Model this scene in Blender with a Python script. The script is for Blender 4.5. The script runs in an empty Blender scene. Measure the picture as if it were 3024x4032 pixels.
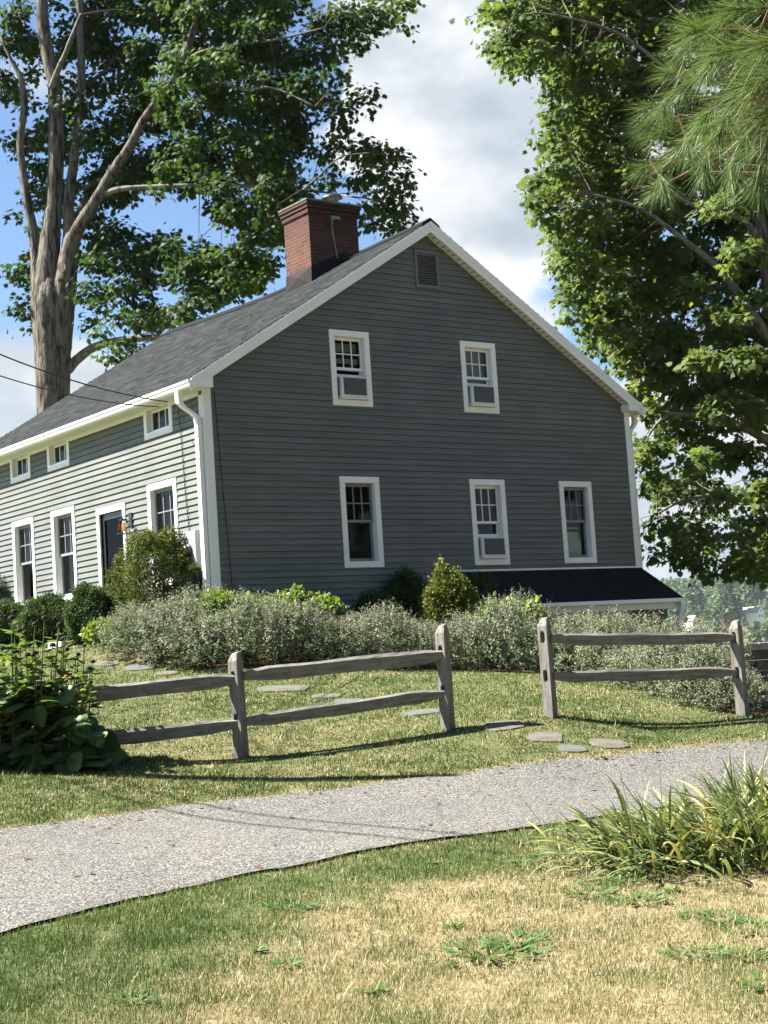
import bpy, bmesh, math, random
import numpy as np
from mathutils import Vector, Matrix, Euler

random.seed(7)
RNG = np.random.default_rng(11)
sc = bpy.context.scene
COL = sc.collection
PI = math.pi

# ------------------------------------------------------------------ camera
PITCH, ROLL, YAW = 0.0951834, -0.0647960, 0.6356935
FOC = 6177.12 / 3024 * 1659          # focal length in the 1659 x 2212 picture
CAMZ = 1.6
_fw = np.array([0, math.cos(PITCH), math.sin(PITCH)])
_r0 = np.array([1., 0, 0]); _u0 = np.array([0, -math.sin(PITCH), math.cos(PITCH)])
_r = math.cos(ROLL) * _r0 + math.sin(ROLL) * _u0
_u = -math.sin(ROLL) * _r0 + math.cos(ROLL) * _u0


def ray(px, py):
    return _fw + (px - 829.5) / FOC * _r + (1106 - py) / FOC * _u


def at(px, py, Y):
    """world point seen at that spot of the picture, Y metres ahead of the camera"""
    d = ray(px, py)
    return np.array([0, 0, CAMZ]) + d / d[1] * Y


def mpp(px, Y):                      # picture units to metres at Y
    return px / FOC * Y


cam_d = bpy.data.cameras.new("camera")
cam = bpy.data.objects.new("camera", cam_d)
COL.objects.link(cam)
cam_d.sensor_fit = 'VERTICAL'
cam_d.sensor_height = 36.0
cam_d.lens = 6177.12 / 4032 * 36
cam_d.clip_end = 20000
cam_d.clip_start = 0.05
M = Matrix(((_r[0], _u[0], -_fw[0], 0), (_r[1], _u[1], -_fw[1], 0), (_r[2], _u[2], -_fw[2], CAMZ), (0, 0, 0, 1)))
cam.matrix_world = M
sc.camera = cam

# house frame
HO = np.array([-2.743, 24.594, 1.818])
CA, SA = math.cos(YAW), math.sin(YAW)


def l2w(x, y, z=0.0):
    return np.array([HO[0] + x * CA - y * SA, HO[1] + x * SA + y * CA, HO[2] + z])


# ------------------------------------------------------------------ node helpers
def new_mat(name):
    m = bpy.data.materials.new(name)
    m.use_nodes = True
    nt = m.node_tree
    nt.nodes.clear()
    out = nt.nodes.new('ShaderNodeOutputMaterial')
    return m, nt, out


def N(nt, typ, **kw):
    n = nt.nodes.new('ShaderNode' + typ)
    for k, v in kw.items():
        if k in n.bl_rna.properties.keys():
            setattr(n, k, v)
        else:
            n.inputs[k].default_value = v
    return n


def L(nt, a, b):
    nt.links.new(a, b)


def rgb(c):
    return (c[0], c[1], c[2], 1.0)


def ramp(nt, fac, stops):
    r = nt.nodes.new('ShaderNodeValToRGB')
    cr = r.color_ramp
    while len(cr.elements) < len(stops):
        cr.elements.new(0.5)
    for e, (p, c) in zip(cr.elements, stops):
        e.position = p
        e.color = rgb(c)
    if fac is not None:
        L(nt, fac, r.inputs[0])
    return r


def coords(nt, kind='Object', scale=(1, 1, 1)):
    t = nt.nodes.new('ShaderNodeTexCoord')
    mp = nt.nodes.new('ShaderNodeMapping')
    mp.inputs['Scale'].default_value = scale
    L(nt, t.outputs[kind], mp.inputs['Vector'])
    return mp.outputs[0]


def noise(nt, vec, scale, detail=4, rough=0.55):
    n = N(nt, 'TexNoise', **{'Scale': scale, 'Detail': detail, 'Roughness': rough})
    if vec is not None:
        L(nt, vec, n.inputs['Vector'])
    return n.outputs['Fac']


def simple(name, c1, c2=None, scale=6, rough=0.6, spec=0.4, bump=0.0, bscale=None, vs=(1, 1, 1), kind='Object', metal=0.0, lo=0.35, hi=0.65, detail=5):
    m, nt, out = new_mat(name)
    b = N(nt, 'BsdfPrincipled', **{'Roughness': rough, 'Specular IOR Level': spec, 'Metallic': metal})
    L(nt, b.outputs[0], out.inputs[0])
    vec = coords(nt, kind, vs)
    if c2 is None:
        c2 = tuple(x * 0.88 for x in c1)
    f = noise(nt, vec, scale, detail)
    r = ramp(nt, f, [(lo, c1), (hi, c2)])
    L(nt, r.outputs[0], b.inputs['Base Color'])
    if bump:
        f2 = noise(nt, vec, bscale or scale * 3, 6, 0.65)
        bp = N(nt, 'Bump', Strength=bump, Distance=0.02)
        L(nt, f2, bp.inputs['Height'])
        L(nt, bp.outputs[0], b.inputs['Normal'])
    return m


def leafmat(name, stops, trans=0.35, rough=0.5, spec=0.3, tcol=(1.35, 1.25, 0.7)):
    """foliage: own colour varies leaf by leaf through the 'tint' attribute"""
    m, nt, out = new_mat(name)
    a = N(nt, 'Attribute', attribute_name='tint')
    r = ramp(nt, a.outputs['Fac'], stops)
    b = N(nt, 'BsdfPrincipled', **{'Roughness': rough, 'Specular IOR Level': spec})
    L(nt, r.outputs[0], b.inputs['Base Color'])
    mx = N(nt, 'MixRGB', blend_type='MULTIPLY', Fac=1.0)
    mx.inputs[2].default_value = rgb(tcol)
    L(nt, r.outputs[0], mx.inputs[1])
    t = N(nt, 'BsdfTranslucent')
    L(nt, mx.outputs[0], t.inputs[0])
    s = N(nt, 'MixShader', Fac=trans)
    L(nt, b.outputs[0], s.inputs[1])
    L(nt, t.outputs[0], s.inputs[2])
    L(nt, s.outputs[0], out.inputs[0])
    return m


# ------------------------------------------------------------------ object helpers
def tag(o, label=None, cat=None, group=None, kind=None):
    if label: o['label'] = label
    if cat: o['category'] = cat
    if group: o['group'] = group
    if kind: o['kind'] = kind
    return o


def empty(name, loc=(0, 0, 0), rz=0.0, parent=None):
    o = bpy.data.objects.new(name, None)
    COL.objects.link(o)
    o.location = loc
    o.rotation_euler = (0, 0, rz)
    o.empty_display_size = 0.2
    if parent: o.parent = parent
    return o


class MB:
    def __init__(s):
        s.v = []; s.f = []; s.m = []

    def add(s, vs, fs, mi=0):
        o = len(s.v)
        s.v.extend([tuple(map(float, p)) for p in vs])
        for f in fs:
            s.f.append([o + i for i in f]); s.m.append(mi)
        return s

    def box(s, x0, x1, y0, y1, z0, z1, mi=0):
        return s.add([(x0, y0, z0), (x1, y0, z0), (x1, y1, z0), (x0, y1, z0), (x0, y0, z1), (x1, y0, z1), (x1, y1, z1), (x0, y1, z1)],
                     [(0, 3, 2, 1), (4, 5, 6, 7), (0, 1, 5, 4), (1, 2, 6, 5), (2, 3, 7, 6), (3, 0, 4, 7)], mi)

    def poly(s, pts, mi=0):
        return s.add(pts, [tuple(range(len(pts)))], mi)

    def prism(s, pts, d, mi=0):          # polygon pushed along d
        n = len(pts)
        a = [Vector(p) for p in pts]; d = Vector(d)
        vs = a + [p + d for p in a]
        fs = [tuple(range(n))[::-1], tuple(range(n, 2 * n))] + [(i, (i + 1) % n, n + (i + 1) % n, n + i) for i in range(n)]
        return s.add(vs, fs, mi)

    def tube(s, path, radii, n=8, mi=0, cap=True, sx=1.0, jit=0.0, upv=None, twist=0.0):
        P = [Vector(p) for p in path]
        if not hasattr(radii, '__len__'): radii = [radii] * len(P)
        t0 = (P[1] - P[0]).normalized()
        ref = Vector(upv) if upv is not None else (Vector((0, 0, 1)) if abs(t0.z) < 0.9 else Vector((1, 0, 0)))
        vs = []
        for i, p in enumerate(P):
            t = (P[min(i + 1, len(P) - 1)] - P[max(i - 1, 0)]).normalized()
            a = ref - t * ref.dot(t); a.normalize(); b = t.cross(a)
            for k in range(n):
                an = 2 * PI * k / n + twist
                j = 1 + random.uniform(-jit, jit)
                vs.append(p + (a * math.cos(an) + b * math.sin(an) * sx) * radii[i] * j)
        fs = []
        for i in range(len(P) - 1):
            for k in range(n):
                k2 = (k + 1) % n
                fs.append((i * n + k, i * n + k2, (i + 1) * n + k2, (i + 1) * n + k))
        if cap:
            fs.append(tuple(range(n))[::-1]); fs.append(tuple(range((len(P) - 1) * n, len(P) * n)))
        return s.add(vs, fs, mi)

    def lathe(s, prof, c, n=16, mi=0):
        vs = []
        for r, z in prof:
            for k in range(n):
                a = 2 * PI * k / n
                vs.append((c[0] + r * math.cos(a), c[1] + r * math.sin(a), c[2] + z))
        fs = [(i * n + k, i * n + (k + 1) % n, (i + 1) * n + (k + 1) % n, (i + 1) * n + k) for i in range(len(prof) - 1) for k in range(n)]
        return s.add(vs, fs, mi)

    def build(s, name, mats, parent=None, smooth=False, bevel=0.0, fixn=True):
        me = bpy.data.meshes.new(name)
        me.from_pydata(s.v, [], s.f)
        if not isinstance(mats, (list, tuple)): mats = [mats]
        for m in mats: me.materials.append(m)
        me.polygons.foreach_set('material_index', s.m)
        if fixn:
            bm = bmesh.new(); bm.from_mesh(me)
            bmesh.ops.recalc_face_normals(bm, faces=bm.faces)
            bm.to_mesh(me); bm.free()
        me.update()
        uv = me.uv_layers.new(name='UVMap')
        for p in me.polygons:
            n = p.normal
            ax = max(range(3), key=lambda k: abs(n[k]))
            for li in p.loop_indices:
                c = me.vertices[me.loops[li].vertex_index].co
                uv.data[li].uv = ((c.y, c.z) if ax == 0 else (c.x, c.z) if ax == 1 else (c.x, c.y))
        if smooth: me.polygons.foreach_set('use_smooth', [True] * len(me.polygons))
        o = bpy.data.objects.new(name, me)
        COL.objects.link(o)
        if parent: o.parent = parent
        if bevel:
            b = o.modifiers.new('bevel', 'BEVEL'); b.width = bevel; b.segments = 2; b.limit_method = 'ANGLE'; b.angle_limit = 0.7
        return o


def np_mesh(name, V, faces_sizes, loops, mat, parent=None, tint=None, smooth=False):
    me = bpy.data.meshes.new(name)
    me.vertices.add(len(V)); me.vertices.foreach_set('co', np.ascontiguousarray(V, dtype=np.float32).ravel())
    me.loops.add(len(loops)); me.loops.foreach_set('vertex_index', np.ascontiguousarray(loops, dtype=np.int32))
    me.polygons.add(len(faces_sizes))
    st = np.concatenate([[0], np.cumsum(faces_sizes)[:-1]]).astype(np.int32)
    me.polygons.foreach_set('loop_start', st)
    if smooth: me.polygons.foreach_set('use_smooth', np.ones(len(faces_sizes), dtype=bool))
    me.update(calc_edges=True)
    me.materials.append(mat)
    if tint is not None:
        a = me.attributes.new('tint', 'FLOAT', 'POINT')
        a.data.foreach_set('value', np.ascontiguousarray(tint, dtype=np.float32))
    o = bpy.data.objects.new(name, me)
    COL.objects.link(o)
    if parent: o.parent = parent
    return o


def scatter(name, tmpl, pos, tip, nor, size, mat, parent=None, tint=None, wid=None):
    """many small leaf-like faces in one mesh: tmpl = (verts, faces), tip = axis of the leaf, nor = its face normal"""
    T = np.array(tmpl[0], float); F = tmpl[1]
    n = len(pos); k = len(T)
    tip = tip / np.maximum(np.linalg.norm(tip, axis=1, keepdims=True), 1e-6)
    nor = nor - tip * np.sum(nor * tip, 1, keepdims=True)
    nor = nor / np.maximum(np.linalg.norm(nor, axis=1, keepdims=True), 1e-6)
    side = np.cross(tip, nor)
    size = np.broadcast_to(np.asarray(size, float), (n,))
    w = size if wid is None else np.broadcast_to(np.asarray(wid, float), (n,))
    V = pos[:, None, :] + side[:, None, :] * (T[None, :, 0:1] * w[:, None, None]) + tip[:, None, :] * (T[None, :, 1:2] * size[:, None, None]) + nor[:, None, :] * (T[None, :, 2:3] * size[:, None, None])
    V = V.reshape(-1, 3)
    lp = np.concatenate([np.array(f) for f in F]); fs = np.array([len(f) for f in F])
    loops = (lp[None, :] + (np.arange(n) * k)[:, None]).ravel()
    sizes = np.tile(fs, n)
    tt = None if tint is None else np.repeat(tint, k)
    return np_mesh(name, V, sizes, loops, mat, parent, tt)


def half(pts, fold=0.25):
    """outline of the right half, mirrored; folded along the midrib"""
    R = [(x, y, -fold * abs(x)) for x, y in pts]
    mid = [R[0], R[-1]]
    Rm = R[1:-1]
    V = [R[0]] + Rm + [R[-1]] + [(-x, y, z) for x, y, z in Rm]
    n = len(Rm)
    f1 = tuple(range(0, n + 2))
    f2 = (0,) + (n + 1,) + tuple(range(2 * n + 1, n + 1, -1))
    return V, [f1, f2]


MAPLE = half([(0, 0), (.30, -.06), (.25, .12), (.58, .26), (.34, .38), (.44, .70), (.19, .62), (0, 1.0)], 0.22)
OVAL = half([(0, 0), (.26, .25), (.30, .5), (.18, .8), (0, 1.0)], 0.3)
DIAM = ([(0, 0, 0), (.32, .45, .05), (0, 1, 0), (-.32, .45, .05)], [(0, 1, 2, 3)])
HEART = half([(0, .08), (.14, -.06), (.34, -.02), (.48, .14), (.47, .22), (.52, .30), (.46, .40), (.47, .48), (.38, .58), (.37, .66), (.26, .76), (.23, .83), (.10, .94), (0, 1.06)], 0.18)
BLADE = ([(-.5, 0, 0), (.5, 0, 0), (.42, .55, .06), (-.42, .55, .06), (0, 1, .22)], [(0, 1, 2, 3), (3, 2, 4)])


def unit(v):
    return v / np.maximum(np.linalg.norm(v, axis=-1, keepdims=True), 1e-6)


# ------------------------------------------------------------------ world and sun
SUN_EL, SUN_AZW = math.radians(49), math.radians(174.5)     # azimuth counter-clockwise from +x of the world
sdir = Vector((math.cos(SUN_EL) * math.cos(SUN_AZW), math.cos(SUN_EL) * math.sin(SUN_AZW), math.sin(SUN_EL)))
w = bpy.data.worlds.new("World"); sc.world = w; w.use_nodes = True
nt = w.node_tree; nt.nodes.clear()
wo = nt.nodes.new('ShaderNodeOutputWorld'); bg = nt.nodes.new('ShaderNodeBackground')
SKY_STR = 0.05
bg.inputs['Strength'].default_value = SKY_STR
L(nt, bg.outputs[0], wo.inputs[0])
sky = nt.nodes.new('ShaderNodeTexSky'); sky.sky_type = 'NISHITA'; sky.sun_disc = False
sky.sun_elevation = SUN_EL
sky.sun_rotation = math.atan2(sdir.x, sdir.y)
sky.altitude = 50; sky.air_density = 1.0; sky.dust_density = 0.6; sky.ozone_density = 2.0
tc = nt.nodes.new('ShaderNodeTexCoord')


def mth(op, a, b=None, c=None, clamp=False):
    n = nt.nodes.new('ShaderNodeMath'); n.operation = op; n.use_clamp = clamp
    for i, x in enumerate((a, b, c)):
        if x is None: continue
        if isinstance(x, (int, float)): n.inputs[i].default_value = x
        else: L(nt, x, n.inputs[i])
    return n.outputs[0]


def cap_mask(px, py, rad_px, amp):
    d = ray(px, py); d = d / np.linalg.norm(d)
    v = N(nt, 'VectorMath', operation='DOT_PRODUCT')
    L(nt, tc.outputs['Generated'], v.inputs[0]); v.inputs[1].default_value = d
    a = math.atan(rad_px / FOC)
    mr = nt.nodes.new('ShaderNodeMapRange'); mr.interpolation_type = 'SMOOTHSTEP'
    L(nt, v.outputs['Value'], mr.inputs['Value'])
    mr.inputs['From Min'].default_value = math.cos(a * 1.35); mr.inputs['From Max'].default_value = math.cos(a * 0.45)
    mr.inputs['To Min'].default_value = 0; mr.inputs['To Max'].default_value = amp
    return mr.outputs[0]


caps = [(960, 60, 240, .40), (1010, 380, 230, .40), (1120, 120, 230, .40), (1330, 200, 260, .36), (840, 230, 90, .34), (800, 300, 80, .3), (1100, 640, 150, .34),
        (60, 860, 160, .36), (230, 830, 110, .3), (690, 330, 70, .2), (20, 190, 120, .1), (30, 540, 90, .06), (1600, 1100, 320, .32), (1195, 560, 90, -.13), (560, 480, 300, -.2), (130, 500, 260, -.14), (650, 130, 120, -.2)]
tot = None
for c in caps:
    o = cap_mask(*c)
    tot = o if tot is None else mth('ADD', tot, o)
mp = nt.nodes.new('ShaderNodeMapping'); mp.inputs['Scale'].default_value = (1, 1, 1.7)
L(nt, tc.outputs['Generated'], mp.inputs['Vector'])
n1 = noise(nt, mp.outputs[0], 7.0, 9, 0.56)
cm = mth('ADD', mth('MULTIPLY', n1, 1.0), tot)
mr = nt.nodes.new('ShaderNodeMapRange'); mr.interpolation_type = 'SMOOTHSTEP'
L(nt, cm, mr.inputs['Value'])
mr.inputs['From Min'].default_value = 0.56; mr.inputs['From Max'].default_value = 0.78
n2 = noise(nt, mp.outputs[0], 6.5, 7, 0.55)
CL = 0.16
crp = ramp(nt, n2, [(0.36, (2.05, 2.45, 2.85)), (0.48, (2.9, 3.2, 3.45)), (0.60, (4.3, 4.35, 4.4))])
mixs = N(nt, 'MixRGB'); L(nt, mr.outputs[0], mixs.inputs[0])
skm = N(nt, 'MixRGB', blend_type='MULTIPLY', Fac=1.0); skm.inputs[2].default_value = (0.64, 0.70, 0.77, 1)
L(nt, sky.outputs[0], skm.inputs[1])
L(nt, skm.outputs[0], mixs.inputs[1]); L(nt, crp.outputs[0], mixs.inputs[2])
L(nt, mixs.outputs[0], bg.inputs['Color'])

sd = bpy.data.lights.new('sun', 'SUN'); sd.energy = 5.0; sd.angle = math.radians(0.53); sd.color = (1.0, 0.955, 0.88)
so = bpy.data.objects.new('sun', sd); COL.objects.link(so)
so.rotation_euler = (-sdir).to_track_quat('-Z', 'Y').to_euler()
so.location = (0, 0, 50)

sc.view_settings.view_transform = 'Standard'; sc.view_settings.look = 'None'
sc.view_settings.exposure = 2.3; sc.view_settings.gamma = 1.0
sc.cycles.max_bounces = 8; sc.cycles.transparent_max_bounces = 16
sc.cycles.transmission_bounces = 4
sc.cycles.sample_clamp_indirect = 6.0

# ------------------------------------------------------------------ materials
def paint(name, c, rough=0.45, spec=0.4, dirt=0.08):
    return simple(name, c, tuple(x * (1 - dirt) for x in c), 2.2, rough, spec, 0.03, 40, detail=6, lo=0.3, hi=0.75)


M_white = paint('white_trim_paint', (.80, .80, .77), 0.4, dirt=0.10)
M_siding, nt_, out_ = new_mat('grey_siding_paint')
_b = N(nt_, 'BsdfPrincipled', **{'Roughness': 0.5, 'Specular IOR Level': 0.35}); L(nt_, _b.outputs[0], out_.inputs[0])
_f = noise(nt_, coords(nt_, 'Object', (.45, .45, 9.6)), 1.0, 2); _rs1 = ramp(nt_, _f, [(.3, (.103, .110, .098)), (.7, (.134, .143, .127))])
_f2 = noise(nt_, coords(nt_, 'Object'), 1.3, 7, .62); _r2 = ramp(nt_, _f2, [(.35, (.88, .88, .86)), (.65, (1.06, 1.06, 1.06))])
_m = N(nt_, 'MixRGB', blend_type='MULTIPLY', Fac=1.0); L(nt_, _rs1.outputs[0], _m.inputs[1]); L(nt_, _r2.outputs[0], _m.inputs[2]); L(nt_, _m.outputs[0], _b.inputs['Base Color'])
M_soffit = paint('cream_soffit', (.74, .73, .66), 0.5)
M_gutter = paint('white_gutter_enamel', (.80, .80, .78), 0.3, dirt=0.06)
M_slot = simple('dark_slot', (.03, .03, .03), rough=0.9)
M_vent = paint('grey_vent_paint', (.125, .128, .122), 0.5)
M_black = simple('black_paint', (.012, .013, .015), (.018, .018, .02), 5, 0.3, 0.5)
M_sash_dark = paint('grey_screen_frame', (.19, .20, .20), 0.5)
M_inner = simple('unlit_room_colour', (.05, .05, .048), (.03, .03, .03), 3, 0.9, 0.1)  # shade of the unlit rooms is put into this dark colour
M_blind = simple('pale_blind', (.42, .46, .38), (.36, .40, .33), 5, 0.8, 0.1)
M_paper = simple('pale_board', (.55, .66, .62), (.5, .6, .57), 4, 0.7, 0.2)
M_metal = simple('galvanised_metal', (.13, .125, .115), (.09, .09, .085), 8, 0.35, 0.5, metal=0.8)
M_lead = simple('weathered_lead', (.024, .019, .018), (.018, .015, .014), 3, 0.75, 0.1, 0.1, 10, metal=0.0)
M_meter = simple('pale_grey_enamel', (.26, .29, .285), (.23, .26, .255), 3, 0.4, 0.4)
M_cable = simple('black_cable', (.02, .02, .022), rough=0.5)
M_ac = simple('off_white_sheet_metal', (.66, .68, .66), (.58, .6, .58), 4, 0.4, 0.4)
M_acgrey = simple('dark_condenser_fins', (.055, .065, .06), (.085, .095, .09), 14, 0.6, 0.3, 0.3, 60)
M_conc = simple('worn_concrete', (.22, .205, .16), (.15, .14, .115), 9, 0.9, 0.1, 0.4, 30)
M_amber, _nt, _o = new_mat('amber_bulb_glass')
_b = N(_nt, 'BsdfPrincipled', **{'Base Color': (.85, .32, .08, 1), 'Roughness': 0.15, 'Emission Color': (1, .36, .08, 1), 'Emission Strength': 0.12})
L(_nt, _b.outputs[0], _o.inputs[0])


def glassmat(name, tint, rough=0.02, refl=1.0):
    m, nt, out = new_mat(name)
    tr = N(nt, 'BsdfTransparent', Color=rgb(tint)); gl = N(nt, 'BsdfGlossy', Roughness=rough)
    gl.inputs['Color'].default_value = (refl, refl, refl, 1)
    fr = N(nt, 'Fresnel', IOR=1.5)
    mx = nt.nodes.new('ShaderNodeMixShader')
    L(nt, fr.outputs[0], mx.inputs[0]); L(nt, tr.outputs[0], mx.inputs[1]); L(nt, gl.outputs[0], mx.inputs[2])
    L(nt, mx.outputs[0], out.inputs[0])
    return m


M_glass = glassmat('window_glass', (.75, .80, .77), 0.03, 0.5)
M_glass_dark = glassmat('storm_door_glass', (.5, .52, .52), 0.05, 0.22)
M_glass_lamp = glassmat('lantern_glass', (.7, .75, .75))

# shingles
M_shingle, nt_, out_ = new_mat('grey_asphalt_shingle')
_b = N(nt_, 'BsdfPrincipled', **{'Roughness': 0.9, 'Specular IOR Level': 0.1})
_a = N(nt_, 'Attribute', attribute_name='tint')
_r1 = ramp(nt_, _a.outputs['Fac'], [(0, (.009, .011, .012)), (.5, (.018, .021, .022)), (1, (.032, .036, .037))])
_v = coords(nt_, 'Object')
_f = noise(nt_, _v, 160, 3); _f2 = noise(nt_, _v, 0.8, 4)
_m1 = N(nt_, 'MixRGB', blend_type='MULTIPLY', Fac=0.55); L(nt_, _r1.outputs[0], _m1.inputs[1])
_r2 = ramp(nt_, _f, [(.3, (.55, .55, .55)), (.7, (1.35, 1.35, 1.35))]); L(nt_, _r2.outputs[0], _m1.inputs[2])
_m2 = N(nt_, 'MixRGB', blend_type='MULTIPLY', Fac=0.5); L(nt_, _m1.outputs[0], _m2.inputs[1])
_r3 = ramp(nt_, _f2, [(.35, (.75, .78, .74)), (.65, (1.15, 1.12, 1.15))]); L(nt_, _r3.outputs[0], _m2.inputs[2])
L(nt_, _m2.outputs[0], _b.inputs['Base Color'])
_bp = N(nt_, 'Bump', Strength=0.4, Distance=0.004); L(nt_, _f, _bp.inputs['Height']); L(nt_, _bp.outputs[0], _b.inputs['Normal'])
L(nt_, _b.outputs[0], out_.inputs[0])
M_darkroof = simple('black_asphalt_shingle', (.009, .009, .010), (.016, .016, .017), 30, 0.9, 0.1, 0.4, 120)

# brick
M_brick, nt_, out_ = new_mat('red_brick')
_b = N(nt_, 'BsdfPrincipled', **{'Roughness': 0.85, 'Specular IOR Level': 0.2}); L(nt_, _b.outputs[0], out_.inputs[0])
_uv = coords(nt_, 'UV')
_bt = N(nt_, 'TexBrick', **{'Scale': 1.0, 'Mortar Size': 0.006, 'Mortar Smooth': 0.15, 'Brick Width': 0.205, 'Row Height': 0.068, 'Bias': -0.1})
_bt.inputs['Color1'].default_value = rgb((.100, .036, .022)); _bt.inputs['Color2'].default_value = rgb((.050, .024, .018)); _bt.inputs['Mortar'].default_value = rgb((.120, .092, .068))
L(nt_, _uv, _bt.inputs['Vector'])
_nz = noise(nt_, coords(nt_, 'Object'), 22, 5); _rr = ramp(nt_, _nz, [(.3, (.55, .52, .5)), (.7, (1.3, 1.3, 1.3))])
_mm = N(nt_, 'MixRGB', blend_type='MULTIPLY', Fac=0.7); L(nt_, _bt.outputs['Color'], _mm.inputs[1]); L(nt_, _rr.outputs[0], _mm.inputs[2])
_so = nt_.nodes.new('ShaderNodeTexCoord'); _sx = N(nt_, 'SeparateXYZ'); L(nt_, _so.outputs['Object'], _sx.inputs[0])
_sa = N(nt_, 'Math', operation='MULTIPLY_ADD'); L(nt_, _nz, _sa.inputs[0]); _sa.inputs[1].default_value = .8; L(nt_, _sx.outputs['Z'], _sa.inputs[2])
_sr = ramp(nt_, None, [(.0, (1, 1, 1)), (1, (.42, .40, .40))]); _sm = nt_.nodes.new('ShaderNodeMapRange'); L(nt_, _sa.outputs[0], _sm.inputs[0]); _sm.inputs[1].default_value = 8.2; _sm.inputs[2].default_value = 9.0; L(nt_, _sm.outputs[0], _sr.inputs[0])
_s2 = N(nt_, 'MixRGB', blend_type='MULTIPLY', Fac=1.0); L(nt_, _mm.outputs[0], _s2.inputs[1]); L(nt_, _sr.outputs[0], _s2.inputs[2])
L(nt_, _s2.outputs[0], _b.inputs['Base Color'])
_bp = N(nt_, 'Bump', Strength=0.8, Distance=0.008, invert=True); L(nt_, _bt.outputs['Fac'], _bp.inputs['Height']); L(nt_, _bp.outputs[0], _b.inputs['Normal'])


def wood(name, vs):
    m, nt, out = new_mat(name)
    b = N(nt, 'BsdfPrincipled', **{'Roughness': 0.85, 'Specular IOR Level': 0.2}); L(nt, b.outputs[0], out.inputs[0])
    v = coords(nt, 'Object', vs)
    f = noise(nt, v, 6, 8, 0.7); r = ramp(nt, f, [(.25, (.07, .062, .052)), (.45, (.15, .14, .122)), (.6, (.21, .198, .178)), (.8, (.30, .29, .265))])
    v2 = coords(nt, 'Object', (1, 1, 1)); f2 = noise(nt, v2, 14, 4); r2 = ramp(nt, f2, [(.55, (1, 1, 1)), (.68, (.55, .6, .5))])
    mx = N(nt, 'MixRGB', blend_type='MULTIPLY', Fac=0.6); L(nt, r.outputs[0], mx.inputs[1]); L(nt, r2.outputs[0], mx.inputs[2])
    L(nt, mx.outputs[0], b.inputs['Base Color'])
    bp = N(nt, 'Bump', Strength=0.7, Distance=0.012); L(nt, f, bp.inputs['Height']); L(nt, bp.outputs[0], b.inputs['Normal'])
    return m


M_post = wood('weathered_post_wood', (5, 5, .5))
M_rail = wood('weathered_rail_wood', (.5, 5, 5))


def bark(name, c1, c2, vs=(1, 1, .28), sc_=7, bump=0.9, dist=0.06):
    m, nt, out = new_mat(name)
    b = N(nt, 'BsdfPrincipled', **{'Roughness': 0.9, 'Specular IOR Level': 0.15}); L(nt, b.outputs[0], out.inputs[0])
    v = coords(nt, 'Object', vs)
    f = noise(nt, v, sc_, 8, 0.68)
    vo = N(nt, 'TexVoronoi', feature='DISTANCE_TO_EDGE', Scale=sc_ * 1.2); L(nt, v, vo.inputs['Vector'])
    mu = N(nt, 'Math', operation='MULTIPLY'); L(nt, f, mu.inputs[0]); L(nt, vo.outputs[0], mu.inputs[1])
    ad = N(nt, 'Math', operation='ADD'); L(nt, f, ad.inputs[0]); L(nt, mu.outputs[0], ad.inputs[1])
    r = ramp(nt, ad.outputs[0], [(.42, c2), (.60, c1)])
    L(nt, r.outputs[0], b.inputs['Base Color'])
    bp = N(nt, 'Bump', Strength=bump, Distance=dist); L(nt, ad.outputs[0], bp.inputs['Height']); L(nt, bp.outputs[0], b.inputs['Normal'])
    return m


M_bark = bark('maple_bark', (.17, .15, .122), (.030, .027, .023), (1, 1, .16), 8, 1.0, .12)
M_bark_smooth = bark('maple_limb_bark', (.16, .15, .128), (.06, .055, .047), (1, 1, .5), 6, 0.5, 0.03)
M_bark_pine = bark('pine_bark', (.10, .07, .05), (.05, .035, .025))

LEAF_GREEN = [(0, (.018, .042, .010)), (.45, (.034, .072, .014)), (.8, (.060, .105, .018)), (1, (.10, .14, .024))]
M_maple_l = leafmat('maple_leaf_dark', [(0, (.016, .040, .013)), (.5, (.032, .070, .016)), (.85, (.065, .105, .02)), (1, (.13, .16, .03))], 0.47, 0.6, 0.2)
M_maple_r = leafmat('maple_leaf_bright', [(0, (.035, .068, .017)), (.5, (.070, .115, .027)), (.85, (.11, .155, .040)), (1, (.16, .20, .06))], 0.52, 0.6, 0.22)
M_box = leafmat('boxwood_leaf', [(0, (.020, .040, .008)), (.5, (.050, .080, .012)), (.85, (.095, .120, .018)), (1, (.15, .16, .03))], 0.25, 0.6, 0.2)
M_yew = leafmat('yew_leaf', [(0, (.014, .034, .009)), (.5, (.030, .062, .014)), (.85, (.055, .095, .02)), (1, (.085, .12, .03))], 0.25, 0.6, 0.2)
M_catmint = leafmat('catmint_leaf', [(0, (.060, .082, .044)), (.4, (.135, .165, .095)), (.75, (.205, .228, .155)), (1, (.26, .245, .20))], 0.3, 0.75, 0.15, (1.1, 1.1, .8))
M_spike = leafmat('catmint_flower', [(0, (.15, .155, .11)), (.5, (.24, .225, .18)), (1, (.25, .225, .25))], 0.2, 0.8, 0.1, (1.05, 1, .95))
M_lime = leafmat('lime_green_leaf', [(0, (.05, .11, .02)), (.5, (.11, .19, .035)), (1, (.24, .28, .05))], 0.35, 0.5, 0.3)
M_needle = leafmat('pine_needle', [(0, (.045, .085, .03)), (.5, (.085, .14, .045)), (1, (.15, .20, .07))], 0.3, 0.5, 0.25, (1.2, 1.15, .7))
M_broad = leafmat('broad_garden_leaf', [(0, (.032, .075, .022)), (.5, (.060, .115, .03)), (1, (.13, .18, .045))], 0.33, 0.5, 0.3)
M_stalkleaf = leafmat('stalk_leaf', [(0, (.05, .10, .02)), (.6, (.10, .16, .03)), (1, (.20, .22, .04))], 0.35, 0.5, 0.3)
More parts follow.
